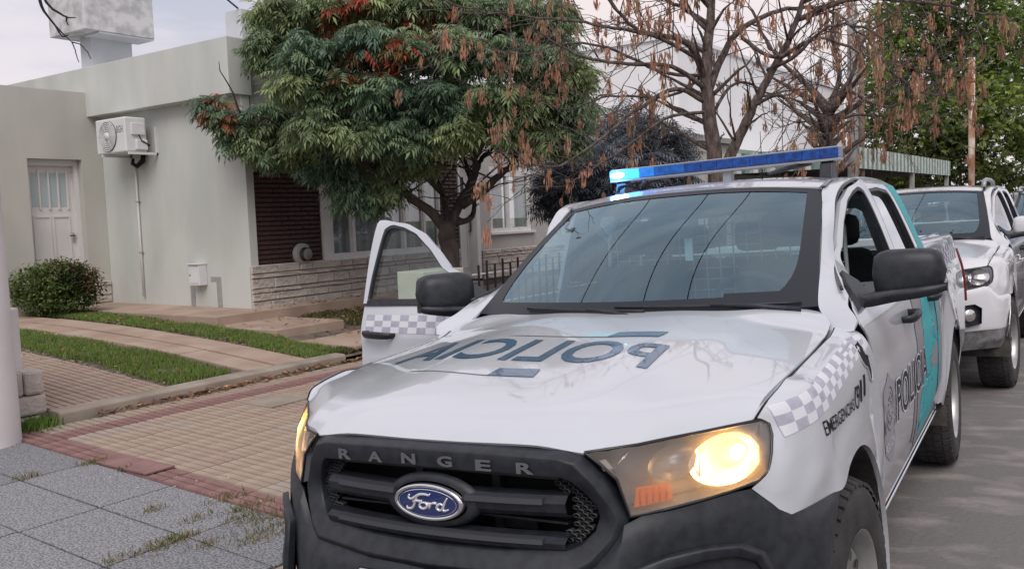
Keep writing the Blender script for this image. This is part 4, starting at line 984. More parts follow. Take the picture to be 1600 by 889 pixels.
M['blue_lit'] = bluem('blue_lens_bright', (.03, .3, .7), 1.6); M['blue_hot'] = emat('white_hot_blue_lamp', (.62, .88, 1.0), 7.0)
tr = empty('police_pickup', (0, 0, 0), (0.043, 0, R(4.3)), 'white police pickup with lit headlamps, blue roof light bar and its far front door open', 'pickup truck')
T1 = pickup(tr, 'police'); police_front(tr, T1['hood']); police_livery(tr, T1); police_extras(tr, T1)
# ================================================================ second and third vehicles
def plain_front(root, pal, body):
    R0 = [(0, 1.035), (.30, 1.03), (.44, 1.015), (.50, .96), (.515, .90), (.50, .84), (.44, .80), (0, .79)]; X0 = [.855, .85, .838, .822, .815, .825, .85, .88]
    loops = []
    for s_, dx in ((1, 0), (.97, .012), (.90, .0), (.88, -.06)):
        h = [(x + dx, p[0] * s_, .92 + (p[1] - .92) * s_) for p, x in zip(R0, X0)]; loops.append(h + [(x, -y, z) for x, y, z in h[-2:0:-1]])
    n = len(loops[0]); V = sum(loops, []); g = mk('grille_surround', V, [(i * n + j, i * n + (j + 1) % n, (i + 1) * n + (j + 1) % n, (i + 1) * n + j) for i in range(3) for j in range(n)], M['chrome'], root)
    for z in (.84, .885, .965, 1.0): MB().box(.785, .80, -.45, .45, z - .006, z + .006).build('grille_bar', M['gloss'], g, smooth=False)
    MB().box(.79, .85, -.50, .50, .915, .94).build('grille_cross_bar', body, g, smooth=False, bevel=.006); MB().box(.74, .75, -.47, .47, .80, 1.03).build('grille_back', M['dark'], g, smooth=False)
    MB().box(.775, .79, -.46, .46, .80, 1.03).build('grille_net', M['gloss'], g, smooth=False)
    for sg in (1, -1): headlamp(root, sg, lit=False)
    def sec(y, x, zt, xt): zs = [zt, zt - .03, zt - .10, .68, .58, .54, .47, .40]; dx = [xt, xt + (x - xt) * .6, x - .005, x, x - .01, x - .03, x - .045, x - .11]; return [(dx[i], y, zs[i]) for i in range(8)]
    rows = [sec(0, .93, .79, .88), sec(.25, .925, .79, .87), sec(.45, .895, .80, .845), sec(.534, .862, .868, .818), sec(.607, .80, .880, .770), sec(.673, .735, .889, .703), sec(.728, .685, .899, .648), sec(.768, .645, .902, .604), sec(.802, .612, .862, .570), sec(.836, .572, .819, .522), sec(.867, .50, .817, .43), sec(.894, .37, .812, .295),
            [(.268, .903, .800), (.300, .905, .770), (.335, .907, .735), (.375, .908, .69), (.405, .906, .645), (.440, .90, .575), (.462, .88, .48), (.47, .84, .40)]]
    full = [[(x, -y, z) for x, y, z in r] for r in rows[:0:-1]] + rows
    V, F = grid(full, 110, 40); up = [f for f in F if sum(V[i][2] for i in f) / 4 > .56]; lo = [f for f in F if sum(V[i][2] for i in f) / 4 <= .56]
    bp = mk('front_bumper', V, up, body, root, solid=.006); mk('lower_apron', V, lo, M['apron'], root, solid=.006)
    for sg in (1, -1):
        P = [(.845, .545, .765), (.715, .69, .775), (.675, .735, .74), (.68, .73, .62), (.765, .64, .60), (.84, .555, .66)]; Q = [(x - .03, .645 + (y - .645) * .9, .69 + (z - .69) * .9) for x, y, z in P]
        P = [(x + .050, sg * y, z) for x, y, z in P]; Q = [(x + .045, sg * y, z) for x, y, z in Q]; n = 6
        b = mk('fog_lamp_bezel', P + Q, [(i, (i + 1) % n, (i + 1) % n + n, i + n) for i in range(n)] + [tuple(range(n, 2 * n))], M['plastic'], bp, smooth=False, solid=.004)
        l = MB(); l.lathe([(.0, .012), (.045, .008), (.052, 0), (.052, -.03)], 24, axis=0); o = l.build('fog_lamp', M['lamp_refl'], b); o.location = (.79, sg * .655, .69); o.rotation_euler = (0, 0, sg * R(42))
    for sg in (1, -1):
        rl = MB(); rl.tube([(-1.30, sg * .60, 1.715), (-1.38, sg * .60, 1.775), (-1.6, sg * .60, 1.79), (-2.0, sg * .60, 1.79), (-2.28, sg * .60, 1.77), (-2.36, sg * .60, 1.705)], [.022, .022, .020, .020, .020, .022], 8); rl.build('roof_rail', M['alu'], root)
    pl = MB().box(.932, .938, -.20, .20, .60, .73).build('number_plate', M['ink'], root, smooth=False)
M['apron'] = mat('dirty_grey_apron', (.17, .17, .175), rough=.6, var=.45, vscale=14)
t2 = empty('parked_pickup', (-5.90, -.20, .0), (0.035, 0, R(2.3)), 'white civilian pickup parked behind the police pickup, with roof rails and round fog lamps', 'pickup truck')
T2 = pickup(t2, 'plain'); plain_front(t2, 'plain', M['white2'])
for o in [q for q in bpy.data.objects if q.parent and q.parent.parent == t2 and q.name.startswith('wing_mirror')]: o.data.materials[0] = M['white2']
for o in [q for q in bpy.data.objects if q.parent == t2 and q.name.startswith('roof_ditch')]: o.data.materials[0] = M['plastic']
def copy_tree(o, parent=None):
    c = o.copy(); COL.objects.link(c); c.parent = parent
    for ch in [q for q in list(bpy.data.objects) if q.parent == o]: copy_tree(ch, c)
    return c
t3 = copy_tree(t2); t3.location = (-13.4, .56, .01); t3.rotation_euler = (0.035, 0, R(1.5)); t3.name = 'parked_pickup'
t3['label'] = 'charcoal grey vehicle at the right edge, behind the white civilian pickup'
def recolour(o):
    if o.type == 'MESH':
        for s_ in o.material_slots:
            if s_.material == M['white2']: s_.link = 'OBJECT'; s_.material = M['grey']
    for ch in [q for q in bpy.data.objects if q.parent == o]: recolour(ch)
recolour(t3)
# ================================================================ ground
G = {}
G['asphalt'] = mat('worn_asphalt', (.165, .155, .152), rough=.9, col2=(.33, .30, .28), vscale=5.0, bump=.8, bscale=60, dist=.010, stretch=(1.0, .5, 1), ramp=(.50, .78), detail=12)
G['granite'] = mat('speckled_granite_tile', (.11, .115, .125), rough=.75, col2=(.32, .325, .34), vscale=95, bump=.35, bscale=62, dist=.003, ramp=(.40, .60), detail=3)
G['granite2'] = mat('speckled_granite_tile_darker', (.09, .095, .105), rough=.75, col2=(.28, .285, .30), vscale=95, bump=.35, bscale=62, dist=.003, ramp=(.40, .60), detail=3)
G['grout'] = mat('joint_dirt', (.075, .062, .05), rough=1, var=.4, vscale=20)
G['tan'] = mat('tan_ribbed_tile', (.30, .23, .178), rough=.8, col2=(.39, .305, .24), vscale=3.5, bump=.2, bscale=140, dist=.003)
G['tan2'] = mat('greyed_tan_tile', (.30, .245, .205), rough=.85, col2=(.37, .31, .26), vscale=5, bump=.2, bscale=140, dist=.003)
G['pink'] = mat('pinkish_tan_tile', (.30, .215, .17), rough=.82, col2=(.37, .28, .225), vscale=5, bump=.2, bscale=140, dist=.003)
G['wine'] = mat('wine_red_tile', (.19, .10, .095), rough=.8, col2=(.27, .155, .145), vscale=5, bump=.2, bscale=140, dist=.003)
G['conc'] = mat('weathered_concrete', (.24, .20, .165), rough=.9, col2=(.36, .31, .26), vscale=3, bump=.3, bscale=60, dist=.005)
G['path'] = mat('old_pinkish_paving', (.33, .235, .185), rough=.9, col2=(.44, .34, .27), vscale=2.2, bump=.3, bscale=70, dist=.004, detail=8)
G['soil'] = mat('bare_soil', (.10, .078, .062), rough=1, col2=(.19, .155, .13), vscale=6, bump=.8, bscale=30, dist=.03)
G['turf'] = mat('turf_soil', (.045, .06, .02), rough=1, col2=(.11, .12, .045), vscale=5, bump=.7, bscale=40, dist=.02)
def zroad(y): return .043 * y - .002 if y < 2.4 else .101 - .03 * (y - 2.4)
def zpav(y): return .08 + .035 * (-y - 1.3)
def zyard(y): return smi(-y, [5.1, 6.5, 8, 12, 16], [.262, .375, .455, .53, .56])
V = []; xs = np.r_[np.linspace(-150, -12, 12), np.linspace(-11, 9, 12), 60]; ys = np.r_[-1.47, 0, 1.5, 2.4, 5.5, 9.5]
for x in xs:
    for y in ys: V.append((x, y, zroad(y)))
tag(mk('road', V, [(i * 6 + j, i * 6 + j + 1, (i + 1) * 6 + j + 1, (i + 1) * 6 + j) for i in range(len(xs) - 1) for j in range(5)], G['asphalt']), kind='structure')
tag(mk('ground', [(-400, -400, -.35), (400, -400, -.35), (400, 400, -.35), (-400, 400, -.35)], [(0, 1, 2, 3)], G['turf']), kind='structure')
kb = MB().box(-90, 14, -1.62, -1.47, -.3, zpav(-1.55) + .005).build('road_kerb', G['conc'], None, smooth=False, bevel=.02); tag(kb, kind='structure')
kb2 = MB().box(-90, 30, 9.5, 9.7, -.3, .02).build('road_kerb', G['conc'], None, smooth=False, bevel=.02); tag(kb2, kind='structure')
tag(mk('far_pavement', [(-90, 9.7, .01), (30, 9.7, .01), (30, 14, .03), (-90, 14, .03)], [(0, 1, 2, 3)], G['conc']), kind='structure')
# pavement bed under the tiles
V = []; ys = [-1.62, -3.5, -5.06]
for x in (-90, 12):
    for y in ys: V.append((x, y, zpav(y) - .012))
pv_ = mk('pavement', V, [(0, 1, 4, 3), (1, 2, 5, 4)], G['grout']); tag(pv_, kind='structure')
slope = math.atan(.035)
def tile_src(w, l, m, h=.012):
    return MB().box(-w / 2, w / 2, -l / 2, l / 2, 0, h)
# large speckled slabs
gx = [-.372, .07, .50, .94, 1.38, 1.82, 2.26, 2.70, 3.14]; gy = [-1.63, -2.27 + .0, -3.04, -3.88, -4.70, -5.5, -6.3]
src = {}
for i in range(len(gx) - 1):
    for j in range(len(gy) - 1):
        w, l = gx[i + 1] - gx[i] - .014, gy[j] - gy[j + 1] - .014; key = (round(w, 3), round(l, 3), (i * 3 + j) % 3 == 0)
        if key not in src:
            o = tile_src(w, l, None).build('paving_slab', G['granite2'] if key[2] else G['granite'], pv_, smooth=False, bevel=.004); src[key] = o
        else: o = inst(src[key], parent=pv_)
        y = (gy[j] + gy[j + 1]) / 2; o.location = ((gx[i] + gx[i + 1]) / 2, y, zpav(y) - .012 + random.uniform(-.002, .002)); o.rotation_euler = (-slope + random.uniform(-.003, .003), random.uniform(-.003, .003), 0)
# small ribbed tiles
def ribbed(m, sz=.2):
    b = MB(); w = (sz - .006) / 3
    for k in range(3):
        x0 = -sz / 2 + .003 + k * w; x1 = x0 + w
        b.add([(x0 + .004, -sz / 2 + .001, -.012), (x0 + .008, -sz / 2 + .002, .007), (x1 - .008, -sz / 2 + .002, .007), (x1 - .004, -sz / 2 + .001, -.012),
               (x0 + .004, sz / 2 - .001, -.012), (x0 + .008, sz / 2 - .002, .007), (x1 - .008, sz / 2 - .002, .007), (x1 - .004, sz / 2 - .001, -.012)],
              [(0, 1, 5, 4), (1, 2, 6, 5), (2, 3, 7, 6), (0, 3, 2, 1), (4, 5, 6, 7)])
    return b
tsrc = {}
def put_tile(kind, x, y, z, parent, rx=0.0):
    if kind not in tsrc: tsrc[kind] = ribbed(None).build('ribbed_tile', G[kind], parent, smooth=False); o = tsrc[kind]
    else: o = inst(tsrc[kind], parent=parent)
    o.location = (x, y, z); o.rotation_euler = (rx + random.uniform(-.008, .008), random.uniform(-.008, .008), random.uniform(-.008, .008)); return o
cnt = 0
rest = {}
for i in range(34):
    for j in range(15):
        x = -.475 - .2 * i; y = -2.05 - .2 * j
        if i == 0: kd = 'wine'
        elif j == 13: kd = 'wine'
        else:
            n_ = math.sin(x * 1.7 + y * 2.3) + math.sin(x * .9 - y * 3.1) + random.uniform(-.9, .9); kd = 'tan2' if n_ > .8 else 'pink' if n_ < -.9 else 'tan'
        if i < 8 and 3 < j < 12 and random.random() < .7: kd = 'tan' if i else 'wine'
        if (i == 4 and j in (3,)) or (i == 5 and j in (2, 3)): continue          # missing tiles, dirt shows
        if cnt < 296: put_tile(kd, x, y, zpav(y) - .004 + random.uniform(-.0025, .002), pv_, -slope); cnt += 1
        else: rest.setdefault(kd, []).append((x, y))
for kd, L_ in rest.items():
    b = ribbed(None); q = MB()
    for x, y in L_: q.add([(v[0] + x, v[1] + y, v[2] + zpav(y) - .004) for v in b.v], b.f)
    q.build('ribbed_tiles_far', G[kd], pv_, smooth=False, kind='stuff')
cement = MB().box(-2.42, -1.95, -4.42, -4.05, 0, .012).build('cement_patch', G['conc'], pv_, smooth=False); cement.location = (0, 0, zpav(-4.2) - .004 + .035 * -4.2 * 0); cement.rotation_euler = (0, 0, 0)
cement.location = (0, 0, zpav(-4.235) - .003)
mc = MB().box(-.575, -.378, -3.92, -3.30, 0, .010).build('mortar_patch', G['wine'], pv_, smooth=False); mc.location = (0, 0, zpav(-3.6) + .002); 
# yard behind the low kerb
V = []; xs = np.linspace(-60, 4, 65); ys = [-5.06, -5.7, -6.3, -6.9, -7.4, -7.8, -11, -60]
for x in xs:
    for y in ys: V.append((x, y, zyard(y) - .015 + .012 * math.sin(x * 5.1 + y * 3.3) * (y > -9)))
k = len(ys); yard = tag(mk('front_yard', V, [(i * k + j, i * k + j + 1, (i + 1) * k + j + 1, (i + 1) * k + j) for i in range(64) for j in range(k - 1)], G['soil']), kind='structure')
fk = MB().prism([(-5.17, .10), (-5.17, .287), (-5.155, .300), (-5.02, .296), (-5.00, .280), (-4.995, .10)], 0, -3.72, -.78).build('yard_kerb', G['conc'], yard, smooth=False, bevel=.008)
def slab(x0, x1, y0, y1, th, m, nm='paving_strip', dz=0.0, flat=None):
    n = 6; V = []; 
    for i in range(n + 1):
        y = y0 + (y1 - y0) * i / n; z = (flat if flat is not None else zyard(y)) + dz
        V += [(x0, y, z), (x1, y, z), (x0, y, z - th), (x1, y, z - th)]
    F = []
    for i in range(n):
        a = 4 * i; F += [(a, a + 4, a + 5, a + 1), (a, a + 2, a + 6, a + 4), (a + 1, a + 5, a + 7, a + 3)]
    F += [(0, 1, 3, 2), (4 * n, 4 * n + 2, 4 * n + 3, 4 * n + 1)]
    return mk(nm, V, F, m, yard, smooth=False, bevel=.006)
yy = -5.18
for k_ in range(7):
    y1 = yy - 1.15; slab(-3.38, -3.02, yy, y1 + .012, .06, G['path'], dz=.012 + random.uniform(-.006, .006)); slab(-3.0, -2.70, yy, y1 + .02, .06, G['path'], dz=.010 + random.uniform(-.006, .006)); yy = y1
for i in range(5):
    for j in range(17):
        x = -.93 - .2 * i; y = -5.28 - .2 * j; put_tile('pink' if (i * 3 + j) % 4 else 'tan', x, y, zyard(y) + .004, yard, -math.atan(.08) if y > -7.8 else 0)
slab(-9.3, -4.0, -7.42, -7.80, .14, G['path'], 'top_step', flat=.548); slab(-4.86, -4.0, -7.80, -11.0, .14, G['path'], 'side_walk', flat=.546)
slab(-5.0, -3.96, -6.32, -7.42, .12, G['path'], 'middle_step', flat=.445); slab(-5.15, -4.02, -5.16, -6.32, .10, G['path'], 'lower_slab', flat=.325)
for nm, P in (('side_walk', 0),): pass
# ================================================================ house
Hm = {}
Hm['wall'] = mat('pale_green_grey_render', (.47, .49, .46), rough=.9, col2=(.56, .575, .545), vscale=2.0, bump=.12, bscale=60, dist=.004, detail=10, stretch=(1, 1, .4))
Hm['wall2'] = mat('greige_render', (.42, .41, .37), rough=.9, col2=(.49, .48, .435), vscale=2.0, bump=.12, bscale=60, dist=.004, detail=10, stretch=(1, 1, .4))
Hm['wall3'] = mat('mauve_grey_render', (.42, .40, .385), rough=.9, col2=(.47, .45, .435), vscale=1.4, bump=.12, bscale=60, dist=.004)
Hm['white'] = mat('white_joinery', (.68, .67, .66), rough=.55, var=.05)
Hm['doorw'] = mat('white_door_paint', (.66, .64, .63), rough=.5, var=.05, vscale=2)
Hm['tank'] = mat('weathered_tank_render', (.42, .42, .43), rough=.95, col2=(.62, .62, .64), vscale=5, bump=.3, bscale=40, ramp=(.38, .58), detail=9)
Hm['tankw'] = mat('white_tank_render', (.60, .62, .66), rough=.9, var=.07, vscale=2)
Hm['brick'] = mat('dark_brown_glazed_brick', (.045, .022, .020), rough=.55, col2=(.085, .042, .037), vscale=6, bump=.15, bscale=80)
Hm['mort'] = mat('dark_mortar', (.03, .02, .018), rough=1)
Hm['stone'] = mat('rough_beige_stone', (.42, .375, .335), rough=.9, col2=(.55, .50, .455), vscale=5, bump=.9, bscale=22, dist=.02)
Hm['smort'] = mat('stone_joint', (.10, .085, .075), rough=1)
Hm['pane'] = glassmat('window_pane', (.85, .88, .88), base=.12)
Hm['frost'] = mat('frosted_glass', (.42, .48, .50), rough=.3)
Hm['curt'] = mat('net_curtain', (.50, .51, .52), rough=.95, col2=(.74, .74, .74), vscale=1, stretch=(14, 1, .3), ramp=(.4, .6))
Hm['cement'] = mat('cement_repair', (.30, .30, .29), rough=.95, var=.1)
XC, YC, YD = -4.86, -7.80, -11.0
hs = empty('house', (-7.5, -11, .5), (0, 0, 0), 'single storey grey green house with dark brick panel, stone skirting and rooftop tank', 'house')
def H(o):
    o.parent = hs; o.matrix_parent_inverse = Matrix.Translation((7.5, 11, -.5)); return o
def hbox(nm, x0, x1, y0, y1, z0, z1, m, bevel=0.0): return H(box(nm, x0, x1, y0, y1, z0, z1, m, bevel=bevel))
hbox('side_wall', -5.06, XC, -11.2, YC - .12, .2, 3.30, Hm['wall']); hbox('corner_pillar', -4.98, XC, YC - .12, YC, 1.08, 3.30, Hm['wall'])
hbox('corner_foot', -4.98, XC + .0, YC - .12, YC - .03, .2, 1.08, Hm['wall'])
hbox('parapet_band', -5.01, -4.66, -14.5, YC + .03, 3.262, 3.965, Hm['wall'], .006)
hbox('roof_slab', -12.8, -5.012, -15, YC - .02, 3.0, 3.26, Hm['wall']); hbox('front_parapet', -12.8, -5.012, YC - .30, YC - .08, 3.262, 3.62, Hm['wall3'])
hbox('rooftop_block', -7.6, -5.16, -8.38, -8.05, 3.622, 4.42, Hm['wall'], .006); hbox('rooftop_block_face', -5.158, -5.14, -8.375, -8.055, 3.97, 4.415, Hm['tankw'])
hbox('entrance_wall', -3.75, 3.0, -11.4, YD, .2, 3.61, Hm['wall2']); hbox('entrance_wall_right', -4.858, -4.53, -11.4, YD - .001, .2, 3.609, Hm['wall2']); hbox('entrance_lintel', -4.53, -3.75, -11.4, YD - .002, 2.645, 3.608, Hm['wall2'])
# side entrance door
dr = hbox('entrance_door', -4.50, -3.78, -11.26, -11.20, .56, 2.60, Hm['doorw'], .004)
def dbox(nm, par, x0, x1, y0, y1, z0, z1, m, bevel=0.0):
    o = box(nm, x0, x1, y0, y1, z0, z1, m, bevel=bevel); o.parent = par; o.matrix_parent_inverse = hs.matrix_parent_inverse if False else Matrix(); 
    return o
def sub(par, o):
    o.parent = par; return o
for a, b in ((-4.53, -4.47), (-3.81, -3.75)): hbox('door_frame', a, b, -11.26, -11.12, .56, 2.645, Hm['doorw'])
hbox('door_frame', -4.47, -3.81, -11.26, -11.12, 2.56, 2.645, Hm['doorw'])
for i in range(4):
    x = -4.40 + .135 * i + .015; sub(dr, box('door_light', x, x + .105, -11.205, -11.196, 1.98, 2.46, Hm['frost']))
for i in range(5): sub(dr, box('glazing_bar', -4.402 + .135 * i, -4.378 + .135 * i, -11.20, -11.175, 1.94, 2.50, Hm['doorw'], bevel=.003))
for x in (-4.40, -4.12): 
    for (a, b, c_, d) in ((0, .25, 1.83, 1.85), (0, .25, .70, .72), (0, .02, .72, 1.83), (.23, .25, .72, 1.83)): sub(dr, box('door_panel_moulding', x + a, x + b, -11.20, -11.185, c_, d, Hm['doorw']))
sub(dr, MB().tube([(-4.44, -11.20, 1.56), (-4.44, -11.15, 1.56), (-4.36, -11.145, 1.56)], .010, 6).build('door_handle', M['rad'])); sub(dr, box('lock_plate', -4.455, -4.425, -11.20, -11.19, 1.46, 1.60, M['steel']))
# stones
def wall_of(nm, kind, x0, x1, z0, z1, plane, m, hgt, ln, axis='x', gap=.004, depth=.045, par=None, rs=None):
    rs = rs or random.Random(5); z = z0; n = 0; cache = []
    while z < z1 - .015:
        h = min(rs.choice(hgt), z1 - z)
        if z1 - z - h < .02: h = z1 - z
        x = x0 - rs.random() * .15 if len(ln) > 1 else x0 - (n % 2) * ln[0] / 2
        while x < x1 - .01:
            w = rs.choice(ln); a, b = max(x, x0), min(x + w, x1); x += w
            if b - a < .02: continue
            key = (round(b - a, 2), round(h, 3)); pr = depth * rs.uniform(.55, 1)
            W2, H2 = (b - a) / 2 - gap / 2, h / 2 - gap / 2
            V = [(-W2, 0, -H2), (W2, 0, -H2), (W2, 0, H2), (-W2, 0, H2)]
            q = min(.012, W2 * .3, H2 * .4); k3 = 3 if kind == 'stone' else 1
            for i in range(k3 + 1):
                for j in range(2 if kind == 'brick' else 3):
                    jj = j / (1 if kind == 'brick' else 2); V.append((-W2 + q + (2 * W2 - 2 * q) * i / k3, pr * (1 if kind == 'brick' else rs.uniform(.65, 1.05)), -H2 + q + (2 * H2 - 2 * q) * jj))
            nj = 2 if kind == 'brick' else 3; F = []
            I = lambda i, j: 4 + i * nj + j
            for i in range(k3):
                for j in range(nj - 1): F.append((I(i, j), I(i + 1, j), I(i + 1, j + 1), I(i, j + 1)))
            F += [tuple([0, 1] + [I(i, 0) for i in range(k3, -1, -1)]), tuple([3] + [I(i, nj - 1) for i in range(k3 + 1)] + [2]), tuple([0] + [I(0, j) for j in range(nj)] + [3]), tuple([1, 2] + [I(k3, j) for j in range(nj - 1, -1, -1)])]
            if kind == 'brick' and key in dict(cache): o = inst(dict(cache)[key])
            else:
                o = mk(nm, V, F, m, None, smooth=False)
                if kind == 'brick': cache.append((key, o))
            cx, cz_ = (a + b) / 2, z + h / 2
            o.parent = hs; o.matrix_parent_inverse = Matrix.Translation((7.5, 11, -.5))
            if axis == 'x': o.location = (cx, plane, cz_); o.rotation_euler = (rs.uniform(-.01, .01), 0, 0)
            else: o.location = (plane, cx, cz_); o.rotation_euler = (0, 0, -math.pi / 2)
        z += h; n += 1
hbox('skirting_core', -9.22, -4.982, YC - .12, YC - .004, .2, 1.085, Hm['smort']); hbox('skirting_core', -12.7, -9.80, YC - .12, YC - .004, .2, 1.02, Hm['smort'])
SH, SL = [.06, .11, .125, .135, .10], [.22, .30, .38, .46, .55]
wall_of('stone', 'stone', -9.20, -4.845, .53, 1.10, YC - .004, Hm['stone'], SH, SL)
wall_of('stone', 'stone', -12.6, -9.82, .53, 1.04, YC - .004, Hm['stone'], SH, SL, rs=random.Random(9))
wall_of('stone', 'stone', -4.85, -4.54, .56, .88, YD + .001, Hm['stone'], SH, [.3, .36], rs=random.Random(3), depth=.03)
hbox('brick_backing', -6.13, -4.982, YC - .12, YC - .045, 1.086, 3.0, Hm['mort']); hbox('brick_backing', -9.23, -8.75, YC - .12, YC - .045, 1.086, 3.0, Hm['mort'])
wall_of('brick', 'brick', -6.13, -4.985, 1.10, 3.0, YC - .045, Hm['brick'], [.062], [.235], depth=.024); wall_of('brick', 'brick', -9.225, -8.76, 1.10, 3.0, YC - .045, Hm['brick'], [.062], [.235], depth=.024)
# big window: posts, rails, panes, curtain
hbox('window_surround', -6.28, -6.13, YC - .10, YC + .012, 1.07, 3.0, Hm['white'], .004)
wf = hbox('front_window', -8.73, -6.28, YC - .09, YC - .03, 2.92, 3.0, Hm['white'], .004)
sub(wf, box('window_frame', -8.73, -6.28, YC - .09, YC - .02, 1.10, 1.175, Hm['white'], bevel=.004)); sub(wf, box('window_sill', -8.76, -6.25, YC - .08, YC + .03, 1.075, 1.10, Hm['white'], bevel=.004))
mx = [-6.28, -6.72, -7.28, -7.82, -8.30, -8.69]
for x in mx: sub(wf, box('window_post', x - .045, x, YC - .085, YC - .015, 1.17, 2.93, Hm['white'], bevel=.004))
for a, b in zip(mx, mx[1:]):
    sub(wf, box('sash', a - .075, a - .045, YC - .075, YC - .03, 1.175, 2.92, Hm['white'])); sub(wf, box('sash', b, b + .03, YC - .075, YC - .03, 1.175, 2.92, Hm['white']))
    sub(wf, box('window_pane', b + .03, a - .075, YC - .055, YC - .050, 1.175, 2.92, Hm['pane']))
def curtain(x0, x1, y, z0, z1, par):
    n = 60; V = []
    for i in range(n + 1):
        x = x0 + (x1 - x0) * i / n; d = .022 * math.sin(i * 1.3) + .01 * math.sin(i * 2.9); V += [(x, y + d, z0), (x, y + d, z1)]
    return sub(par, mk('curtain', V, [(2 * i, 2 * i + 1, 2 * i + 3, 2 * i + 2) for i in range(n)], Hm['curt']))
curtain(-8.68, -6.30, YC - .105, 1.12, 2.95, wf)
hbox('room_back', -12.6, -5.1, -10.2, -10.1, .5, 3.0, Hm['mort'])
# front door bay
fd_ = hbox('front_door', -9.70, -9.27, YC - .22, YC - .17, .56, 2.62, Hm['doorw'], .004)
for a, b in ((-9.27, -9.23), (-9.80, -9.70)): hbox('door_jamb', a, b, YC - .24, YC - .01, .55, 2.70, Hm['white'])
hbox('door_head', -9.70, -9.27, YC - .24, YC - .012, 2.62, 2.70, Hm['white']); hbox('door_lintel', -9.80, -9.232, YC - .24, YC - .02, 2.702, 3.0, Hm['wall3'])
for (a, b, c_, d) in ((-9.63, -9.34, 1.86, 1.88), (-9.63, -9.34, .75, .77), (-9.63, -9.61, .77, 1.86), (-9.36, -9.34, .77, 1.86)): sub(fd_, box('door_panel_moulding', a, b, YC - .17, YC - .155, c_, d, Hm['doorw']))
sub(fd_, box('door_peep', -9.56, -9.40, YC - .172, YC - .16, 2.02, 2.30, M['gloss'])); sub(fd_, MB().tube([(-9.66, YC - .15, 1.36), (-9.66, YC - .12, 1.38), (-9.66, YC - .12, 1.62), (-9.66, YC - .15, 1.64)], .016, 6).build('pull_handle', mat('brown_wood', (.09, .05, .03), rough=.5)))
# right wing with two-light window
hbox('right_wall', -10.10, -9.802, YC - .14, YC - .01, 1.02, 3.0, Hm['wall3']); hbox('right_wall', -12.8, -11.42, YC - .14, YC - .012, 1.021, 3.0, Hm['wall3']); hbox('right_wall', -11.42, -10.10, YC - .14, YC - .014, 2.50, 3.0, Hm['wall3']); hbox('right_wall', -11.42, -10.10, YC - .14, YC - .016, 1.022, 1.29, Hm['wall3'])
w2 = hbox('side_window', -11.42, -10.10, YC - .11, YC - .02, 2.32, 2.50, Hm['white'], .004)
sub(w2, box('window_sill', -11.46, -10.06, YC - .10, YC + .04, 1.285, 1.33, Hm['white'], bevel=.004)); sub(w2, box('window_frame', -11.40, -10.12, YC - .10, YC - .03, 1.33, 1.40, Hm['white']))
for x in (-10.19, -10.72, -11.40): sub(w2, box('window_post', x, x + .075, YC - .10, YC - .03, 1.40, 2.33, Hm['white']))
for a, b in ((-10.64, -10.19), (-11.32, -10.72)): sub(w2, box('window_pane', a, b, YC - .07, YC - .065, 1.40, 2.32, Hm['pane']))
curtain(-11.38, -11.0, YC - .125, 1.35, 2.4, w2); curtain(-10.60, -10.2, YC - .125, 1.35, 2.4, w2)
# cement repairs on the side wall
for (y0, y1, z0, z1) in ((-9.09, -8.99, .55, .94), (-8.99, -8.88, .88, .945), (-8.52, -8.42, .55, .95), (-8.64, -8.52, .885, .951)): hbox('cement_repair', XC, XC + .004, y0, y1, z0, z1, Hm['cement'])
# rooftop water tank
kx, ky = None, -12.4
P0 = onY(133, 45, ky); P1 = onY(242, 66, ky); kx = P0[0]; P2 = onX(78, 62, kx)
tz_ = P0[2]
hbox('water_tank', P1[0], kx, P2[1], ky, tz_, tz_ + 1.6, Hm['tank'], .01)
S0 = onY(97, 80, ky - .45); S1 = onY(206, 75, ky - .45); hbox('tank_tower', min(S1[0], S0[0]) , kx - .35 if S0[0] > kx else S0[0], P2[1] + .3, ky - .45, 3.27, tz_ - .001, Hm['tankw'])
hbox('tank_lip', P1[0] - .0, kx - .25, ky - .5, ky - .02, tz_ - .03, tz_ - .002, Hm['tankw'])
# ---- things fixed to or standing by the house
u0 = onX(150, 215, -4.42); u1 = onX(196, 215, -4.42); zt = onX(175, 185, -4.42)[2]; zb = onX(175, 240, -4.42)[2]
uy0, uy1 = u0[1], u1[1]; hgt = zt - zb
ac = empty('air_conditioner', (-4.60, (uy0 + uy1) / 2, zb), (0, 0, 0), 'white air conditioner outdoor unit with round fan grille on wall bracket', 'air conditioner')
def A(o): o.parent = ac; o.matrix_parent_inverse = Matrix.Translation((4.60, -(uy0 + uy1) / 2, -zb)); return o
acw = mat('white_enamel', (.66, .67, .68), rough=.4, var=.04)
A(box('casing', -4.74, -4.42, uy0, uy1, zb, zt, acw, bevel=.02))
fy = uy0 + .30; fz = (zt + zb) / 2 + .0; fr_ = min(.255, hgt * .44)
A(MB().lathe([(fr_, .0), (fr_, .012), (fr_ - .02, .012)], 40, axis=0, c=(-4.42, fy, fz)).lathe([(fr_ - .02, .002), (0, .002)], 40, axis=0, c=(-4.42, fy, fz)).build('fan_opening', mat('fan_shadow', (.10, .105, .11), rough=.7)))
fg = MB()
for r_ in np.linspace(.05, fr_ - .01, 7): fg.lathe([(r_ - .008, .018), (r_, .024), (r_ + .008, .018)], 36, axis=0, c=(-4.42, fy, fz))
for a in range(6): fg.tube([(-4.40, fy + .03 * math.cos(a), fz + .03 * math.sin(a)), (-4.40, fy + fr_ * math.cos(a * 1.047), fz + fr_ * math.sin(a * 1.047))], .004, 4)
fg.lathe([(.05, .02), (.045, .035), (0, .037)], 20, axis=0, c=(-4.42, fy, fz)); A(fg.build('fan_grille', acw))
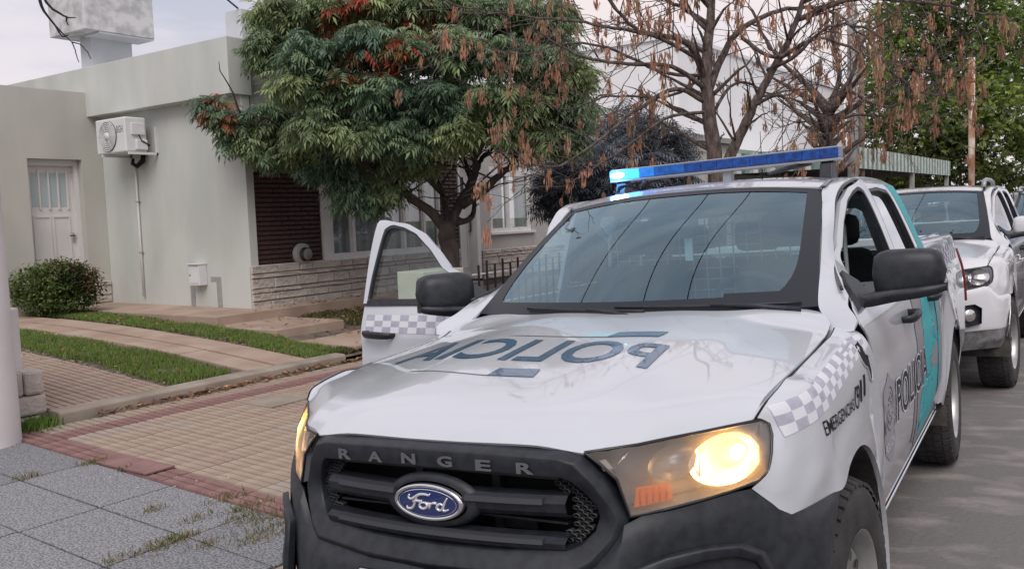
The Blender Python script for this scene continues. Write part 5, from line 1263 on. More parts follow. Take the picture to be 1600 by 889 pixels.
V, F = text_geo('BGH', .02); A(mk('maker_lettering', [(-4.4185, uy1 - .20 + .15 * x, zt - .21 + .10 * y) for x, y, z in V], F, mat('grey_print', (.22, .22, .23)), None, smooth=False))
A(box('valve_cover', -4.70, -4.50, uy1, uy1 + .03, zt - .24, zt - .08, acw, bevel=.008)); A(box('valve_shroud', -4.72, -4.55, uy1, uy1 + .05, zb + .03, zb + .17, acw, bevel=.012))
sy_ = onX(222, 240, -4.80)[1]
A(MB().tube([(-4.60, uy1 + .03, zt - .24), (-4.62, uy1 + .06, zt - .32), (-4.74, uy1 + .06, zt - .38), (-4.80, sy_, zt - .40)], .009, 6).build('cable', M['ink']))
sy_ = onX(222, 240, -4.80)[1]
A(MB().tube([(-4.80, sy_, zt - .30), (-4.81, sy_ + .02, zb), (-4.80, sy_, zb - .10), (-4.76, sy_ - .08, zb - .17), (-4.74, sy_ - .15, zb - .13), (-4.76, sy_ - .16, zb - .06)], [.03, .035, .035, .033, .028, .018], 8).build('pipe_sleeve', M['ink']))
bk = MB()
for y in (uy0 + .12, uy1 + .05): bk.box(-4.86, -4.42, y - .015, y + .015, zb - .035, zb - .003).box(-4.86, -4.835, y - .015, y + .015, zb - .035, zb + .36)
A(bk.build('bracket', acw, smooth=False))
dp = MB(); py = -10.15
dp.tube([(XC + .03, py - .02, zb - .16), (XC + .03, py, zb - .30), (XC + .03, py, 1.6), (XC + .03, py, .66)], .016, 8)
o = dp.build('drain_pipe', Hm['white']); tag(o, 'thin white drain pipe running down the side wall below the air conditioner', 'pipe')
o2 = MB().box(XC, XC + .05, py - .03, py + .03, 1.28, 1.295).box(XC, XC + .05, py - .03, py + .03, 2.0, 2.015).build('pipe_clip', Hm['cement'], o, smooth=False)
gb = box('gas_meter_box', XC + .002, XC + .13, -8.935, -8.71, .84, 1.12, acw, bevel=.006); tag(gb, 'small white gas box on the side wall between two cement repairs', 'meter box')
sub(gb, box('box_lid', XC + .002, XC + .155, -8.95, -8.70, 1.12, 1.135, acw, bevel=.004)); sub(gb, box('box_door', XC + .13, XC + .136, -8.915, -8.73, .87, 1.09, acw, bevel=.003)); sub(gb, box('box_latch', XC + .136, XC + .142, -8.90, -8.885, .97, .99, M['ink']))
vt = empty('wall_vent', (-5.73, YC, 1.20), (0, 0, 0), 'round grey flue vent on the brick panel just above the stone skirting', 'vent')
for nm, pf, m_, dy in (('vent_collar', [(.0, .035), (.13, .04), (.15, .02), (.15, -.03)], mat('grey_flue', (.30, .29, .27), rough=.7), 0), ('vent_cap', [(0, .12), (.075, .12), (.085, .10), (.085, .03)], mat('flue_cap', (.20, .19, .18), rough=.6), 0)):
    q = MB().lathe(pf, 32, axis=1).build(nm, m_, vt)
vs_ = MB()
for k_ in range(5): vs_.lathe([(.088, .045 + k_ * .016), (.092, .05 + k_ * .016), (.088, .055 + k_ * .016)], 28, axis=1)
vs_.build('vent_louvre', M['ink'], vt)
# cream meter cabinet by the property line
cm = mat('cream_paint', (.55, .58, .49), rough=.6, var=.06, vscale=3)
mb_y = onX(620, 425, -4.98)[1]
cb_ = box('meter_cabinet', -5.72, -4.98, mb_y, -5.02, .22, 1.03, cm, bevel=.01); tag(cb_, 'cream coloured meter cabinet seen through the glass of the open door', 'cabinet')
sub(cb_, box('cabinet_door', -5.66, -5.12, -5.02, -5.012, .45, .97, cm, bevel=.003)); sub(cb_, box('cabinet_plate', -5.60, -5.20, -5.012, -5.006, .80, .92, Hm['white']))
# low garden fence
fn = empty('garden_fence', (-7.6, -5.1, .25), (0, 0, 0), 'low metal garden fence with pale rails and dark uprights behind the open door', 'fence')
for x in np.arange(-10.2, -6.0, .17): o = box('upright', x - .01 + 7.6, x + .01 + 7.6, -.01, .01, 0, .78 + .05 * ((int(x * 100) // 17) % 2), M['gloss'], parent=fn)
for z in (.28, .66): box('rail', -2.6, 1.6, -.016, -.012, z, z + .02, Hm['white'], parent=fn)
# white round gate pillar and boundary wall with stone foot
pw = mat('whitewashed_render', (.66, .63, .63), rough=.9, col2=(.72, .69, .69), vscale=2.5, bump=.25, bscale=18, dist=.006)
pc = MB(); cxp, cyp = -.175, -4.93; pc.lathe([(.262, zpav(-4.93) - .02), (.258, .6), (.252, 1.6), (.248, 2.9), (.29, 2.92), (.29, 3.0), (0, 3.0)], 48, axis=2, c=(cxp, cyp, 0))
tag(pc.build('gate_pillar', pw), 'tall round whitewashed pillar at the left edge of the pavement', 'pillar')
bw_ = box('boundary_wall', -.72, -.48, -13, -5.36, .2, 1.07, pw, bevel=.01); tag(bw_, 'low whitewashed boundary wall with stone foot behind the round pillar', 'wall')
for (x0, x1, z0, z1) in ((-.74, -.60, .44, .62), (-.595, -.40, .44, .62), (-.755, -.40, .29, .435), (-.72, -.40, .10, .28)): sub(bw_, box('stone', x0, x1, -5.50, -5.10 - random.uniform(0, .02), z0, z1, Hm['stone'], bevel=.022))
# ================================================================ vegetation
LM = leafmat('leaf', .55, .40); LM_dry = leafmat('dry_leaf', .8, .15); LM_grass = leafmat('grass_blade', .6, .3)
BK = mat('dark_bark', (.040, .030, .026), rough=.95, col2=(.075, .058, .050), vscale=12, bump=.9, bscale=30, dist=.02, stretch=(1, 1, .3))
BK2 = mat('grey_brown_bark', (.050, .037, .032), rough=.95, col2=(.16, .12, .105), vscale=22, bump=1.0, bscale=35, dist=.04, stretch=(1, 1, .3))
def np_mesh(name, V, F, tint, m, parent=None, kind=None, smooth=False):
    """V (n,3), F (k,4 or 3), tint per vertex"""
    me = bpy.data.meshes.new(name); nV, nF, k = len(V), len(F), F.shape[1]
    me.vertices.add(nV); me.vertices.foreach_set('co', np.asarray(V, np.float32).ravel())
    me.loops.add(nF * k); me.loops.foreach_set('vertex_index', np.asarray(F, np.int32).ravel())
    me.polygons.add(nF); me.polygons.foreach_set('loop_start', np.arange(0, nF * k, k, dtype=np.int32))
    try: me.polygons.foreach_set('loop_total', np.full(nF, k, np.int32))
    except Exception: pass
    me.update(calc_edges=True)
    if tint is not None:
        a = me.color_attributes.new('tint', 'FLOAT_COLOR', 'POINT'); a.data.foreach_set('color', np.c_[tint, np.ones(nV)].astype(np.float32).ravel())
    me.materials.append(m); o = bpy.data.objects.new(name, me); COL.objects.link(o)
    if smooth: me.polygons.foreach_set('use_smooth', [True] * nF)
    if parent: o.parent = parent
    if kind: o['kind'] = kind
    return o
def leaflet(l, w, droop=0.25):
    return np.array([(0, 0, 0), (l * .45, w / 2, -droop * l * .12 + w * .12), (l, 0, -droop * l), (l * .45, -w / 2, -droop * l * .12 + w * .12), (l * .5, 0, -droop * l * .15 - w * .10)])
LF = np.array([(0, 4, 1), (4, 2, 1), (0, 3, 4), (4, 3, 2)])
def frond(n=5, ln=.22, ll=.085, w=.022, drop=.5):
    """compound leaf hanging from its stalk: pairs of leaflets along a drooping rachis"""
    V = []; F = []
    for i in range(n + 1):
        t = (i + .6) / (n + .6); px, pz = ln * t, -drop * ln * t * t
        for s in ((1, -1) if i < n else (0,)):
            a = s * R(62 - 18 * t); q = leaflet(ll * (1 - .25 * abs(t - .5)), w, .55 if s else .4); c, d = math.cos(a), math.sin(a)
            q = np.stack([px + q[:, 0] * c - q[:, 1] * d, q[:, 0] * d + q[:, 1] * c, pz + q[:, 2] - .35 * t * np.maximum(q[:, 0], 0)], 1)
            F.append(LF + 5 * len(V)); V.append(q)
    return np.concatenate(V), np.concatenate(F)
def rots(n, zmin=-.3, zmax=.5, rs=rng):
    """random frames: x axis outward with limited tilt"""
    az = rs.uniform(0, 2 * np.pi, n); el = rs.uniform(zmin, zmax, n); roll = rs.normal(0, .35, n)
    x = np.stack([np.cos(az) * np.cos(el), np.sin(az) * np.cos(el), np.sin(el)], 1); up = np.tile([0, 0, 1.0], (n, 1))
    y = np.cross(up, x); y /= np.linalg.norm(y, axis=1)[:, None]; z = np.cross(x, y)
    y2 = y * np.cos(roll)[:, None] + z * np.sin(roll)[:, None]; z2 = -y * np.sin(roll)[:, None] + z * np.cos(roll)[:, None]
    return np.stack([x, y2, z2], 1)     # rows = axes
def scatter(tmpl, C_, Rm, S, cols, jitter=.12):
    V0, F0 = tmpl; n = len(C_); k = len(V0)
    V = np.einsum('vk,nkc->nvc', V0, Rm) * S[:, None, None] + C_[:, None, :]
    F = (F0[None] + (np.arange(n) * k)[:, None, None]).reshape(-1, F0.shape[1])
    T = np.repeat(cols[:, None, :], k, 1) * (1 + rng.normal(0, jitter, (n, k // 5 if k % 5 == 0 else 1, 1)).repeat(5 if k % 5 == 0 else k, 1))
    return V.reshape(-1, 3), F, np.clip(T.reshape(-1, 3), 0, 1)
def in_ell(n, c, r, shell=.55):
    d = rng.normal(size=(n, 3)); d /= np.linalg.norm(d, axis=1)[:, None]; rr = shell + (1 - shell) * rng.random(n) ** .7; return np.array(c) + d * rr[:, None] * np.array(r)
def limb(b, P, r0, r1, n=14, ns=8, wob=.02):
    Q = cr(P, n); Q = Q + rng.normal(0, wob, Q.shape) * np.linspace(0, 1, n)[:, None]; b.tube(Q, list(np.linspace(r0, r1, n)), ns); return Q
# ---- green tree with red leaves in front of the house
t1 = empty('green_tree', tuple(at(700, 470, 11.3) * [1, 1, 0] + [0, 0, .3]), (0, 0, 0), 'dense green tree with some red autumn leaves in front of the house', 'tree')
t1o = np.array(t1.location)
def tp_(o, root): o.parent = root; o.matrix_parent_inverse = Matrix.Translation(-Vector(root.location)); return o
b = MB(); D1 = 11.3
base = at(706, 480, D1); base[2] = .25
limb(b, [base, at(704, 420, D1), at(700, 375, D1), at(697, 352, D1)], .125, .11)
tp_(b.build('trunk', BK), t1)
limbs = [[(697, 360, 0), (672, 330, -.1), (645, 312, -.2), (612, 285, -.3), (540, 240, -.5), (450, 205, -.5), (350, 175, -.5)],
         [(700, 360, 0), (718, 318, .1), (738, 285, .1), (742, 240, 0), (735, 150, .1), (700, 60, 0)],
         [(722, 320, .1), (755, 298, -.1), (790, 265, -.3), (840, 225, -.6), (900, 170, -.7)],
         [(700, 350, 0), (690, 300, .3), (660, 230, .5), (600, 140, .6), (540, 60, .4)],
         [(742, 245, 0), (790, 160, .3), (850, 90, .5), (880, 30, .4)], [(690, 300, .2), (620, 230, -.6), (540, 170, -1.0), (470, 120, -1.1)],
         [(738, 285, .1), (760, 240, .5), (830, 200, .8)], [(700, 352, 0), (740, 330, .6), (720, 240, 1.0), (650, 120, 1.2)]]
for i, P in enumerate(limbs):
    b = MB(); Q = limb(b, [at(x, y, D1 + d) for x, y, d in P], .07 if i < 3 else .045, .012, n=22)
    for k in range(4, 22, 2):
        d = rng.normal(0, 1, 3); d[2] = abs(d[2]) * .5; d /= np.linalg.norm(d); limb(b, [Q[k], Q[k] + d * .35 + [0, 0, .05], Q[k] + d * .75], .014, .004, n=6, ns=5)
    tp_(b.build('limb', BK), t1)
pads = [(440, 20, 42, 28), (500, 12, 48, 26), (590, 8, 60, 30), (690, 8, 66, 30), (780, 18, 56, 34), (850, 28, 44, 32),
        (432, 72, 30, 28), (490, 84, 46, 30), (560, 68, 46, 32), (640, 74, 54, 32), (720, 78, 54, 32), (796, 80, 48, 32), (862, 90, 38, 32), (898, 122, 26, 26),
        (462, 128, 38, 24), (530, 134, 46, 28), (600, 140, 50, 30), (680, 146, 54, 30), (760, 150, 54, 30), (836, 150, 44, 30), (892, 168, 28, 24),
        (334, 156, 20, 12), (362, 184, 28, 20), (408, 172, 32, 17), (440, 202, 36, 20), (398, 226, 26, 13), (376, 212, 18, 12),
        (500, 194, 46, 26), (570, 200, 46, 27), (640, 208, 50, 27), (716, 200, 46, 24), (794, 200, 42, 24), (858, 214, 30, 20),
        (466, 238, 34, 14), (530, 250, 40, 22), (598, 260, 38, 20), (652, 252, 30, 16), (824, 236, 24, 10), (556, 298, 26, 18), (606, 296, 22, 12), (500, 268, 24, 12), (432, 248, 28, 14), (584, 312, 24, 12), (890, 218, 24, 18)]
lt = []; Cs = []
for k_, (x, y, rx, ry) in enumerate(pads):
    for d in ((-.95, .35) if 60 < y < 220 and x > 450 else (-.25,)) + ((1.3,) if 420 < x < 860 and y < 210 else ()):
        c = at(x + rng.normal(0, 6), y + rng.normal(0, 4), D1 + d); q_ = (D1 + d) / FPX; n = int(5 + rx * ry / 78); Cs.append(in_ell(n, c, (rx * q_ * .85, rx * q_ * .85, ry * q_ * .85), .5)); lt += [rng.uniform(.0, 1.0)] * n
lt = np.array(lt)
Cs = np.concatenate(Cs)
# every cluster: fronds springing from one shoot
nf = 13; C_ = np.repeat(Cs, nf, 0) + rng.normal(0, .055, (len(Cs) * nf, 3)) * [1, 1, .8]
kcol = np.repeat(rng.random(len(Cs)), nf); U = rng.random(len(C_))
lk = np.repeat(lt, nf)[:, None]; cols = (np.array([.125, .21, .14])[None] * (1 - lk) + np.array([.25, .31, .145])[None] * lk) * (0.65 + .7 * kcol[:, None]) + np.array([.04, .035, .0])[None] * (kcol > .78)[:, None]
px = np.array([(lambda q: (800 + FPX * q[0] / q[2], 444.5 + FPX * q[1] / q[2]))(MC @ (c - CAM)) for c in Cs])
redc = (rng.random(len(Cs)) < np.where((np.hypot((px[:, 0] - 610) / 110, (px[:, 1] - 35) / 55) < 1), 0.38, np.where(px[:, 0] < 350, .35, .022)))
red = np.repeat(redc, nf) & (U < .45)
cols[red] = np.array([(.42, .055, .030), (.34, .10, .04), (.46, .09, .05)])[rng.integers(0, 3, red.sum())] * rng.uniform(.7, 1.2, red.sum())[:, None]
half = np.repeat(redc, nf) & ~red; cols[half] = [.16, .13, .05]
Rm = rots(len(C_), -.75, .35); V, F, T = scatter(frond(4, .15, .088, .026, .35), C_, Rm, rng.uniform(.8, 1.3, len(C_)), cols)
tp_(np_mesh('crown', V, F, T, LM), t1)
# ---- brown street trees with hanging dry keys
def keys(n=42, L_=.25):
    V = []; F = []
    for i in range(n):
        a = rng.uniform(0, 6.28); r_ = abs(rng.normal(0, .030)); z0 = -rng.uniform(0, L_ - .08); l = rng.uniform(.06, .10); w = rng.uniform(.013, .022); b_ = rng.uniform(0, 3.14); tl = rng.normal(0, .14, 2)
        c = np.array([r_ * math.cos(a), r_ * math.sin(a), z0]); u = np.array([math.cos(b_), math.sin(b_), 0]) * w / 2; d = np.array([tl[0] * .5, tl[1] * .5, -1]) * l
        F.append(np.array([(0, 4, 1), (4, 2, 1), (0, 3, 4), (4, 3, 2)]) + 5 * len(V)); V.append(np.array([c, c + d * .5 + u, c + d, c + d * .5 - u, c + d * .5 + np.array([-u[1], u[0], 0]) * .4]))
    return np.concatenate(V), np.concatenate(F)
def dry_tree(root, D, limbs_, r_list, seed, nkeys, twig=1.0):
    rs = np.random.default_rng(seed); paths = []
    for P, (ra_, rb_) in zip(limbs_, r_list):
        b = MB(); Q = limb(b, [at(x, y, D + d) for x, y, d in P], ra_, rb_, n=26, ns=8, wob=.012)
        nm = 'trunk' if ra_ > .10 else 'limb'
        for k in range(5, 26, 2):
            if ra_ > .10 and k < 9: continue
            dr_ = Q[min(k + 1, 25)] - Q[k - 1]; dr_ /= np.linalg.norm(dr_) + 1e-9
            for _ in range(2):
                s = rs.normal(0, 1, 3); s -= dr_ * (s @ dr_); s /= np.linalg.norm(s); d = dr_ * .6 + s; d /= np.linalg.norm(d); ln = rs.uniform(.35, .95) * twig
                T_ = limb(b, [Q[k], Q[k] + d * ln * .5 + [0, 0, .04], Q[k] + d * ln + [0, 0, .10 * ln]], max(.005, rb_ * .8), .0025, n=8, ns=5, wob=.012); paths += [T_[i] for i in (3, 5, 7)]
                if rs.random() < .6:
                    s2 = rs.normal(0, 1, 3); s2 /= np.linalg.norm(s2); T2_ = limb(b, [T_[4], T_[4] + (d + s2) * ln * .25, T_[4] + (d + s2 * .8) * ln * .5], .004, .002, n=6, ns=4, wob=.01); paths += [T2_[3], T2_[5]]
        for k in range(6, 26, 3): paths.append(Q[k])
        tp_(b.build(nm, BK2), root)
    P = np.array(paths); P = P[rs.permutation(len(P))[:nkeys]]
    ms = [keys() for _ in range(4)]
    VV, FF, TT = [], [], []; off = 0
    for i, p in enumerate(P):
        v, f = ms[i % 4]; a = rs.uniform(0, 6.28); s = rs.uniform(.4, 1.0); c, d = math.cos(a), math.sin(a)
        v = np.stack([v[:, 0] * c - v[:, 1] * d, v[:, 0] * d + v[:, 1] * c, v[:, 2]], 1) * s + p
        col = (np.array([.36, .185, .12]) if rs.random() < .7 else np.array([.36, .23, .14])) * rs.uniform(.65, 1.35); VV.append(v); FF.append(f + off); TT.append(np.tile(col, (len(v), 1)) * rs.uniform(.75, 1.25, (len(v) // 5, 1)).repeat(5, 0)); off += len(v)
    tp_(np_mesh('dry_seed_bunches', np.concatenate(VV), np.concatenate(FF), np.clip(np.concatenate(TT), 0, 1), LM_dry, kind='stuff'), root)
DA = 9.0; rootA = at(1118, 330, DA); rootA[2] = .1
t2_ = empty('brown_tree', tuple(rootA), (0, 0, 0), 'bare forked tree hung with brown seed bunches directly behind the police light bar', 'tree')
base = MC @ (np.array([rootA[0], rootA[1], .05]) - CAM); bx, by = 800 + FPX * base[0] / base[2], 444.5 + FPX * base[1] / base[2]
LA = [[(bx, by, 0), (1120, 330, 0), (1117, 250, 0), (1106, 165, 0), (1104, 90, 0), (1110, 20, .1), (1112, -60, .1)],
      [(1119, 290, 0), (1150, 225, -.1), (1178, 165, -.2), (1215, 95, -.3), (1250, 20, -.4), (1270, -50, -.4)],
      [(1105, 150, 0), (1128, 90, .1), (1160, 45, .2), (1230, 15, .3), (1300, 18, .3), (1350, 60, .2)],
      [(1104, 130, 0), (1080, 75, -.2), (1045, 58, -.3), (1000, 50, -.4), (960, 12, -.5), (930, -30, -.5)],
      [(1095, 95, -.1), (1030, 60, -.4), (960, 45, -.7), (880, 32, -.9), (780, 22, -1.1), (690, 2, -1.3)],
      [(1104, 140, 0), (1050, 105, -.3), (980, 100, -.5), (910, 90, -.7), (850, 55, -.8), (820, 20, -.8)],
      [(1102, 160, 0), (1055, 140, -.2), (990, 175, -.5), (930, 225, -.7), (860, 262, -.9), (800, 240, -1.0)],
      [(1106, 175, 0), (1040, 185, -.3), (985, 225, -.5), (930, 262, -.8), (880, 290, -.9)],
      [(1103, 120, 0), (1030, 112, .2), (950, 75, .4), (880, 70, .5), (800, 85, .5), (720, 60, .5)],
      [(1108, 110, 0), (1050, 150, .3), (960, 150, .5), (880, 170, .5), (800, 130, .5)],
      [(1160, 60, .2), (1210, 90, -.4), (1280, 60, -.6), (1360, 90, -.8), (1430, 140, -.9), (1490, 150, -1.0)],
      [(1200, 110, -.2), (1240, 90, -.6), (1300, 40, -.9), (1380, 60, -1.1), (1400, 120, -1.2)],
      [(1110, 40, .1), (1060, 10, .2), (1000, -20, .3)], [(1178, 165, -.2), (1220, 150, -.5), (1260, 190, -.7), (1285, 215, -.8)],
      [(1250, 30, -.4), (1330, 0, -.6), (1430, 2, -.8), (1520, 18, -.9), (1600, 32, -1.0)], [(1102, 200, 0), (1150, 130, .4), (1220, 150, .6), (1290, 120, .7)]]
RA = [(.108, .032), (.062, .018), (.042, .008), (.036, .008), (.022, .005), (.026, .005), (.026, .005), (.018, .004), (.02, .004), (.018, .004), (.022, .004), (.022, .004), (.03, .008), (.02, .004), (.028, .006), (.02, .004)]
dry_tree(t2_, DA, LA, RA, 4, 340)
DB = 13.5; rootB = at(1293, 300, DB); rootB[2] = .1
t3_ = empty('brown_tree', tuple(rootB), (0, 0, 0), 'thinner brown tree beside the striped awning, right of the forked tree', 'tree')
base = MC @ (np.array([rootB[0], rootB[1], .05]) - CAM); bx, by = 800 + FPX * base[0] / base[2], 444.5 + FPX * base[1] / base[2]
LB = [[(bx, by, 0), (1294, 290, 0), (1293, 220, 0), (1294, 168, 0)], [(1294, 168, 0), (1270, 140, .1), (1240, 115, .2), (1200, 70, .3), (1170, 10, .3)], [(1294, 168, 0), (1312, 120, 0), (1300, 60, -.1), (1306, -20, -.1)],
      [(1294, 175, 0), (1330, 120, -.2), (1350, 60, -.4), (1400, 20, -.5)], [(1310, 130, 0), (1360, 160, -.3), (1400, 165, -.5), (1440, 130, -.7), (1468, 60, -.8)], [(1300, 190, 0), (1350, 180, -.4), (1420, 200, -.7), (1500, 170, -.9)],
      [(1294, 200, 0), (1260, 190, .2), (1210, 200, .4)], [(1345, 70, -.4), (1390, 110, -.6), (1440, 145, -.9), (1500, 150, -1.1)]]
RB = [(.115, .085), (.05, .01), (.05, .012), (.045, .01), (.028, .005), (.022, .004), (.02, .004), (.018, .004)]
dry_tree(t3_, DB, LB, RB, 9, 75, 1.3)
# bare twig hanging in at the top left
tw = empty('overhanging_branch', tuple(at(60, -40, 4.2)), (0, 0, 0), 'thin bare dark branch hanging into the sky at the top left', 'branch'); b = MB()
for P, r0 in (([(50, -60, 0), (62, 0, 0), (72, 22, 0), (95, 50, .05), (112, 66, .05)], .010), ([(56, -30, 0), (75, 8, 0), (98, 24, 0), (106, 28, 0), (119, 29, 0)], .008), ([(104, 27, 0), (104, 34, 0), (107, 41, 0)], .005), ([(86, 40, 0), (97, 57, 0), (106, 55, 0)], .005), ([(112, 66, .05), (118, 80, .05), (123, 98, .05)], .003), ([(112, 66, .05), (128, 72, .05), (142, 92, .05)], .003)):
    limb(b, [at(x, y, 4.2 + d) for x, y, d in P], r0, .002, n=10, ns=6, wob=.002)
tp_(b.build('twigs', mat('black_twig', (.012, .010, .010), rough=.9)), tw)
# ---- generic leafy crowns
def leafy(root, blobs, D, n_per, size, colA, colB, tm=None, tilt=(-.9, .9), clump=8, spread=.12, nm='crown'):
    Cs = []; tb = []
    for (x, y, d, rx, ry, rd_) in blobs:
        s = (D + d) / FPX; n = max(6, int(n_per * rx * ry / 1000)); Cs.append(in_ell(n, at(x, y, D + d), (rx * s * .6 + rd_ * .4, rx * s * .6 + rd_ * .4, ry * s), .5)); tb += [rng.uniform(.45, 1.6)] * n
    Cs = np.concatenate(Cs); tb = np.repeat(tb, clump)[:, None]; kc = np.repeat(rng.random(len(Cs)), clump); C_ = np.repeat(Cs, clump, 0) + rng.normal(0, spread, (len(Cs) * clump, 3))
    cols = np.array(colA)[None] * (1 - kc[:, None]) + np.array(colB)[None] * kc[:, None]; cols = cols * rng.uniform(.7, 1.3, (len(cols), 1)) * tb
    V, F, T = scatter(tm or (np.concatenate([leaflet(1, .5, .2)]), LF), C_, rots(len(C_), *tilt), rng.uniform(.7, 1.3, len(C_)) * size, cols); return tp_(np_mesh(nm, V, F, T, LM), root)
g3 = frond(3, .8, .75, .42, .35)
DR = 46.0; c = at(1480, 320, DR); c[2] = 0
tr_ = empty('large_green_tree', tuple(c), (0, 0, 0), 'big leafy yellow green tree filling the right background behind the rusty pole', 'tree')
b = MB(); limb(b, [c, at(1478, 300, DR), at(1470, 200, DR), at(1460, 80, DR)], .35, .15); limb(b, [at(1476, 260, DR), at(1530, 160, DR), at(1570, 60, DR)], .18, .06); limb(b, [at(1474, 240, DR), at(1420, 150, DR), at(1390, 60, DR)], .18, .06); tp_(b.build('trunk', BK), tr_)
leafy(tr_, [(1372, 205, 0, 34, 40, 1.2), (1415, 245, -1, 46, 32, 1.4), (1450, 205, -2, 48, 36, 1.6), (1400, 160, 1, 44, 38, 1.5), (1485, 240, -1.5, 50, 34, 1.6), (1550, 235, -2, 60, 40, 1.8), (1575, 170, -1.5, 56, 42, 1.8), (1500, 165, -.5, 52, 40, 1.6), (1450, 130, 1, 50, 38, 1.6), (1540, 110, 0, 56, 40, 1.8), (1470, 70, 1, 56, 38, 1.8), (1400, 80, 2, 52, 40, 1.8), (1560, 50, 0, 60, 42, 1.8), (1490, 10, 1, 66, 34, 1.8), (1410, 15, 2, 60, 34, 1.8), (1620, 110, 1, 50, 60, 1.6), (1630, 220, 1, 50, 60, 1.6), (1600, 5, 1, 60, 34, 1.6), (1365, 110, 3, 30, 40, 1.4), (1520, 285, 1, 110, 24, 1.5), (1410, 285, 2, 60, 18, 1)], DR, 13, .24, (.08, .135, .035), (.25, .31, .07), tm=g3, clump=24, spread=.50)
DC = 13.6; c = at(955, 380, DC); c[2] = .3
cn = empty('blue_grey_shrub', tuple(c), (0, 0, 0), 'blue grey bushy shrub between the house and the light bar', 'shrub')
b = MB()
for q in ((900, 260), (950, 220), (1000, 240), (960, 300), (1040, 250)): limb(b, [c, at(955, 350, DC), at(q[0], q[1], DC)], .05, .01, n=8)
tp_(b.build('stem', BK), cn)
spr = frond(5, 1.0, .42, .09, .1)
leafy(cn, [(945, 262, 0, 80, 50, .9), (890, 290, -.3, 50, 32, .6), (1010, 230, .2, 60, 45, .8), (975, 205, .3, 40, 32, .6), (1035, 270, .2, 40, 40, .6), (920, 320, 0, 55, 22, .5), (870, 320, -.2, 32, 24, .4)], DC, 40, .22, (.11, .13, .155), (.24, .27, .31), tm=spr, tilt=(-.5, .9), clump=7, spread=.07)
bs = empty('garden_bush', tuple(onY(85, 480, -10.3) * [1, 1, 0] + [0, 0, .44]), (0, 0, 0), 'low dark green bush with reddish tips beside the side entrance door', 'bush')
DBs = float(MC[2] @ (np.array(bs.location) - CAM))
o = leafy(bs, [(50, 448, 0, 34, 32, .35), (90, 440, 0, 42, 36, .4), (125, 445, 0, 32, 30, .3), (70, 465, 0, 50, 20, .35), (110, 470, 0, 40, 16, .35)], DBs, 190, .052, (.05, .085, .025), (.13, .17, .05), clump=10, spread=.035)
leafy(bs, [(100, 418, 0, 26, 12, .2), (138, 438, 0, 16, 22, .2), (115, 430, 0, 26, 18, .2)], DBs, 170, .048, (.13, .05, .03), (.20, .11, .05), clump=7, spread=.03, nm='reddish_tips')
# ---- grass, weeds and leaf litter
def blades(name, pts, h, col, kind='stuff', parent=None, w=.0045, lean=.5):
    n = len(pts); az = rng.uniform(0, 2 * np.pi, n); hh = h * rng.uniform(.5, 1.3, n); ln = rng.uniform(0, lean, n) * hh; b_ = rng.uniform(0, np.pi, n)
    u = np.stack([np.cos(b_), np.sin(b_), np.zeros(n)], 1) * w; d = np.stack([np.cos(az) * ln, np.sin(az) * ln, hh], 1)
    P = np.array(pts); V = np.stack([P - u, P + u, P + d * [.45, .45, .6] + u * .7, P + d * [.45, .45, .6] - u * .7, P + d], 1)
    F = (np.array([(0, 1, 2), (0, 2, 3), (3, 2, 4)])[None] + (np.arange(n) * 5)[:, None, None]).reshape(-1, 3)
    c = np.array(col)[rng.integers(0, len(col), n)] * rng.uniform(.7, 1.35, n)[:, None]; T = np.repeat(c[:, None], 5, 1).reshape(-1, 3)
    o = np_mesh(name, V.reshape(-1, 3), F, np.clip(T, 0, 1), LM_grass, parent, kind); return o
def field(n, x0, x1, y0, y1, edge=.12, thin=.0):
    x = rng.uniform(x0, x1, n); y = rng.uniform(y0, y1, n); wob = .05 * np.sin(y * 2.1) + .04 * np.sin(y * 5.3 + 1)
    k = (x > x0 + edge * rng.random(n) + wob * .5 + .05) & (x < x1 - edge * rng.random(n) + wob * .4)
    k &= (np.sin(x * 7 + y * 3) + np.sin(y * 6.1 - x * 4) > -1.9 + thin * rng.random(n) * 2.5); x, y = x[k], y[k]
    return np.stack([x, y, [zyard(v) - .01 for v in y]], 1)
GC = [(.13, .24, .04), (.17, .29, .05), (.11, .19, .04), (.22, .27, .07), (.27, .25, .12)]
g1 = np.concatenate([field(52000, -4.05, -3.50, -13, -5.2, .10, .4), field(9000, -4.6, -3.95, -13, -11, .1), field(9000, -4.0, -3.45, -7, -5.2, .1, .2)]); g2 = field(46000, -2.66, -1.90, -12, -5.30, .10, .4)
tag(blades('grass', g1, .050, GC), 'strip of grass in front of the side wall, beyond the paved track', 'grass'); tag(blades('grass', g2, .052, GC), 'strip of grass nearest the ribbed pavement tiles', 'grass')
g3_ = np.concatenate([field(9000, -6.6, -5.1, -7.3, -5.2, .2, .9), field(2500, -4.3, -3.7, -5.35, -5.15, .05)]); tag(blades('ground_cover', g3_, .045, [(.06, .095, .025), (.10, .11, .04), (.15, .11, .05)], w=.010, lean=1.4), 'leafy ground cover beside the house steps', 'ground cover')
wd = []
for (x, y, n, s) in ((-.52, -4.96, 240, .07), (-.37, -3.86, 150, .045), (.02, -3.90, 110, .05), (-.40, -3.55, 60, .03), (.10, -2.28, 120, .05), (.26, -2.27, 160, .06), (.43, -2.30, 60, .05), (-.40, -2.6, 160, .07), (-.38, -2.35, 220, .09), (-.30, -2.15, 220, .09), (-.05, -2.75, 90, .05), (-.10, -2.45, 80, .05), (-.24, -2.26, 120, .06), (-.10, -1.98, 160, .07), (-.62, -4.86, 40, .03), (.08, -2.1, 90, .05), (-.34, -1.97, 200, .10), (.12, -2.28, 80, .05)):
    q = rng.normal(0, s, (n, 2)) * [1.0, .6]; wd.append(np.stack([x + q[:, 0], y + q[:, 1], zpav(y + q[:, 1]) - .005], 1))
